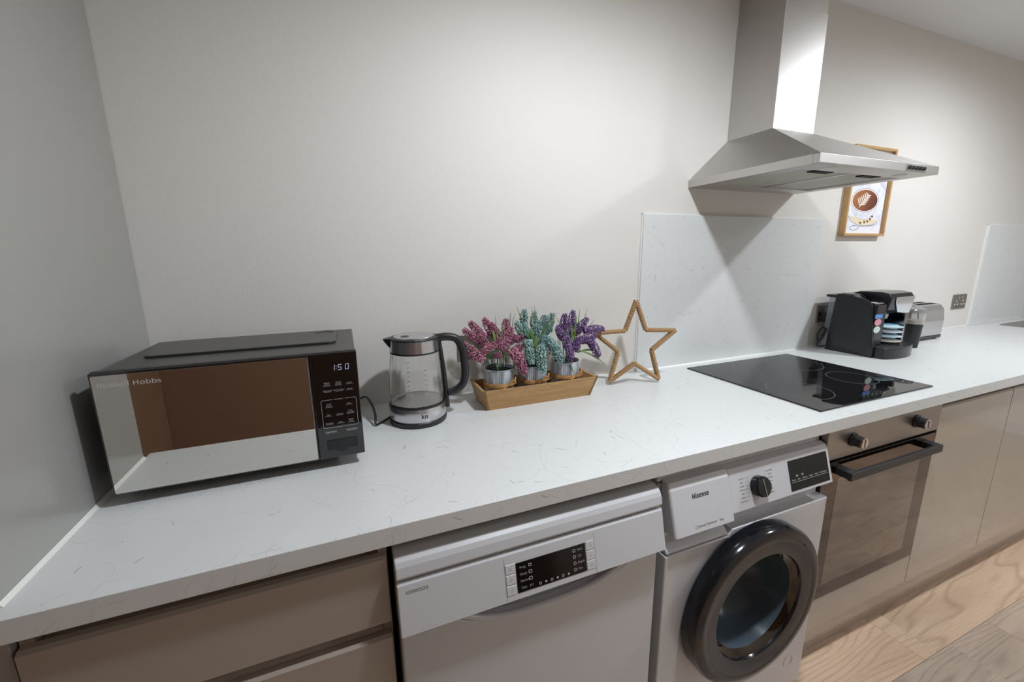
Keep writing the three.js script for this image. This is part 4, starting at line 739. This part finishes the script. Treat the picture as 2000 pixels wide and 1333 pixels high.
{
  const x = 3.015, z = 0.2;
  const t = thing('travel_tumbler', 'clear tumbler with a black sleeve between coffee machine and toaster', 'tumbler', [x, W, z]);
  part('sleeve', lathe([[0, 0.0005], [0.027, 0.0005], [0.0285, 0.004], [0.034, 0.115], [0.032, 0.115]], 40, x, W, z), M(lin(0.012, 0.012, 0.013), 0.5), t, 'black sleeve');
  part('glass_wall', lathe([[0.0322, 0.112], [0.0355, 0.116], [0.040, 0.168], [0.0382, 0.168], [0.0335, 0.117]], 40, x, W, z), M(0xffffff, 0.03, 0, { transmission: 0.95, thickness: 0 }), t, 'clear upper cup');
  part('contents', lathe([[0, 0.1155], [0.0318, 0.1155], [0.034, 0.134], [0, 0.134]], 40, x, W, z), M(lin(0.34, 0.32, 0.25), 0.6), t);
  part('lid', lathe([[0.0408, 0.168], [0.0412, 0.176], [0.036, 0.188], [0.018, 0.194], [0, 0.195], [0, 0.168]], 40, x, W, z), M(lin(0.5, 0.5, 0.5), 0.06, 0, { transmission: 0.6, thickness: 0 }), t, 'clear domed lid');
  const mk = []; for (let i = 0; i < 8; i++) { const a = 0.35, hh = 0.022 + i * 0.0095, r = 0.0287 + (hh - 0.004) * 0.0495 + 0.0004; const g = box(-0.0035, 0.0035, -0.003, 0.0024, 0, 0.0004); g.rotateZ(i % 2 ? 0.3 : -0.3); g.rotateY(a); g.translate(x + Math.sin(a) * r, W + hh, z + Math.cos(a) * r); mk.push(g); }
  part('print', mk, printWhite, t, 'white upright lettering');
}
{
  const x0 = 3.165, x1 = 3.412, z0 = 0.022, z1 = 0.152;
  const t = thing('toaster', 'two-slot brushed steel toaster near the right socket', 'toaster', [(x0 + x1) / 2, W, (z0 + z1) / 2]);
  part('body', prismX([[z0, W + 0.022], [z1 - 0.004, W + 0.022], [z1, W + 0.03], [z1 + 0.001, W + 0.10], [z1 - 0.006, W + 0.155], [z1 - 0.020, W + 0.178], [z1 - 0.040, W + 0.186], [z0 + 0.040, W + 0.186], [z0 + 0.020, W + 0.178], [z0 + 0.006, W + 0.155], [z0 - 0.001, W + 0.10]], x0 + 0.02, x1 - 0.01, 0.004, 3), brushed, t, 'brushed steel shell');
  part('end_cap', prismX([[z0 - 0.001, W + 0.020], [z1 + 0.002, W + 0.020], [z1 + 0.003, W + 0.10], [z1 - 0.004, W + 0.157], [z1 - 0.019, W + 0.181], [z1 - 0.040, W + 0.189], [z0 + 0.040, W + 0.189], [z0 + 0.019, W + 0.181], [z0 + 0.004, W + 0.157]], x0, x0 + 0.021, 0.008, 4), chrome, t, 'polished end');
  part('base', box(x0 + 0.012, x1 - 0.006, W + 0.006, W + 0.0225, z0 + 0.004, z1 - 0.002, 0.003, 2), blackPlastic, t);
  for (const fx of [x0 + 0.03, x1 - 0.03]) for (const fz of [z0 + 0.02, z1 - 0.02]) part('foot', cyl(0.009, 0.009, 0.0065, 12, fx, W, fz), blackPlastic, t);
  for (const zz of [0.062, 0.104]) part('slot', box(x0 + 0.050, x1 - 0.035, W + 0.180, W + 0.1868, zz - 0.012, zz + 0.012), gapBlack, t, 'dark bread slot');
  part('lever', box(x0 - 0.016, x0 + 0.002, W + 0.115, W + 0.128, 0.070, 0.104, 0.003, 2), blackPlastic, t);
  part('control_plate', box(x0 - 0.0015, x0 + 0.002, W + 0.07, W + 0.155, 0.055, 0.118), blackPlastic, t);
}
// ---------- sink ----------
{
  const t = thing('inset_sink', 'stainless steel inset sink at the far end of the worktop', 'sink', [4.66, W, 0.31]);
  const a = { x0: SK.x0 - 0.018, x1: SK.x1 + 0.018, z0: SK.z0 - 0.015, z1: SK.z1 + 0.015 };
  const outer = rectShape(a.x0, a.x1, -a.z1, -a.z0, 0.03), hole = rectShape(4.50, 4.95, -0.52, -0.15, 0.05); outer.holes.push(new THREE.Path(hole.getPoints(8)));
  const rim = prismZ(outer, 0, 0.003, 0.001, 1, 8); rim.rotateX(-Math.PI / 2); rim.translate(0, W + 0.0003, 0); part('rim', rim, steelDark, t);
  part('bowl', [box(4.495, 4.955, 0.735, 0.738, 0.145, 0.525), box(4.495, 4.499, 0.738, W, 0.145, 0.525), box(4.951, 4.955, 0.738, W, 0.145, 0.525), box(4.499, 4.951, 0.738, W, 0.145, 0.149), box(4.499, 4.951, 0.738, W, 0.521, 0.525)], steelDark, t);
  for (let i = 0; i < 6; i++) part('drainer_groove', box(4.28, 4.47, W + 0.003, W + 0.005, 0.16 + i * 0.06, 0.172 + i * 0.06, 0.001, 1), steelDark, t);
  const tap = thing('mixer_tap', 'tall chrome mixer tap behind the sink bowl', 'tap', [4.70, W + 0.003, 0.108]);
  part('body', lathe([[0, 0.0005], [0.025, 0.0005], [0.025, 0.006], [0.018, 0.01], [0.018, 0.10], [0, 0.10]], 32, 4.70, W + 0.003, 0.108), chrome, tap);
  part('spout', tube([[4.70, W + 0.10, 0.108], [4.70, W + 0.24, 0.108], [4.70, W + 0.30, 0.15], [4.70, W + 0.29, 0.24], [4.70, W + 0.23, 0.27]], 0.011, 40, 12), chrome, tap);
  part('lever', tube([[4.715, W + 0.075, 0.108], [4.745, W + 0.085, 0.11], [4.78, W + 0.11, 0.115]], 0.006, 12, 8), chrome, tap);
}

renderer.render(scene, camera);
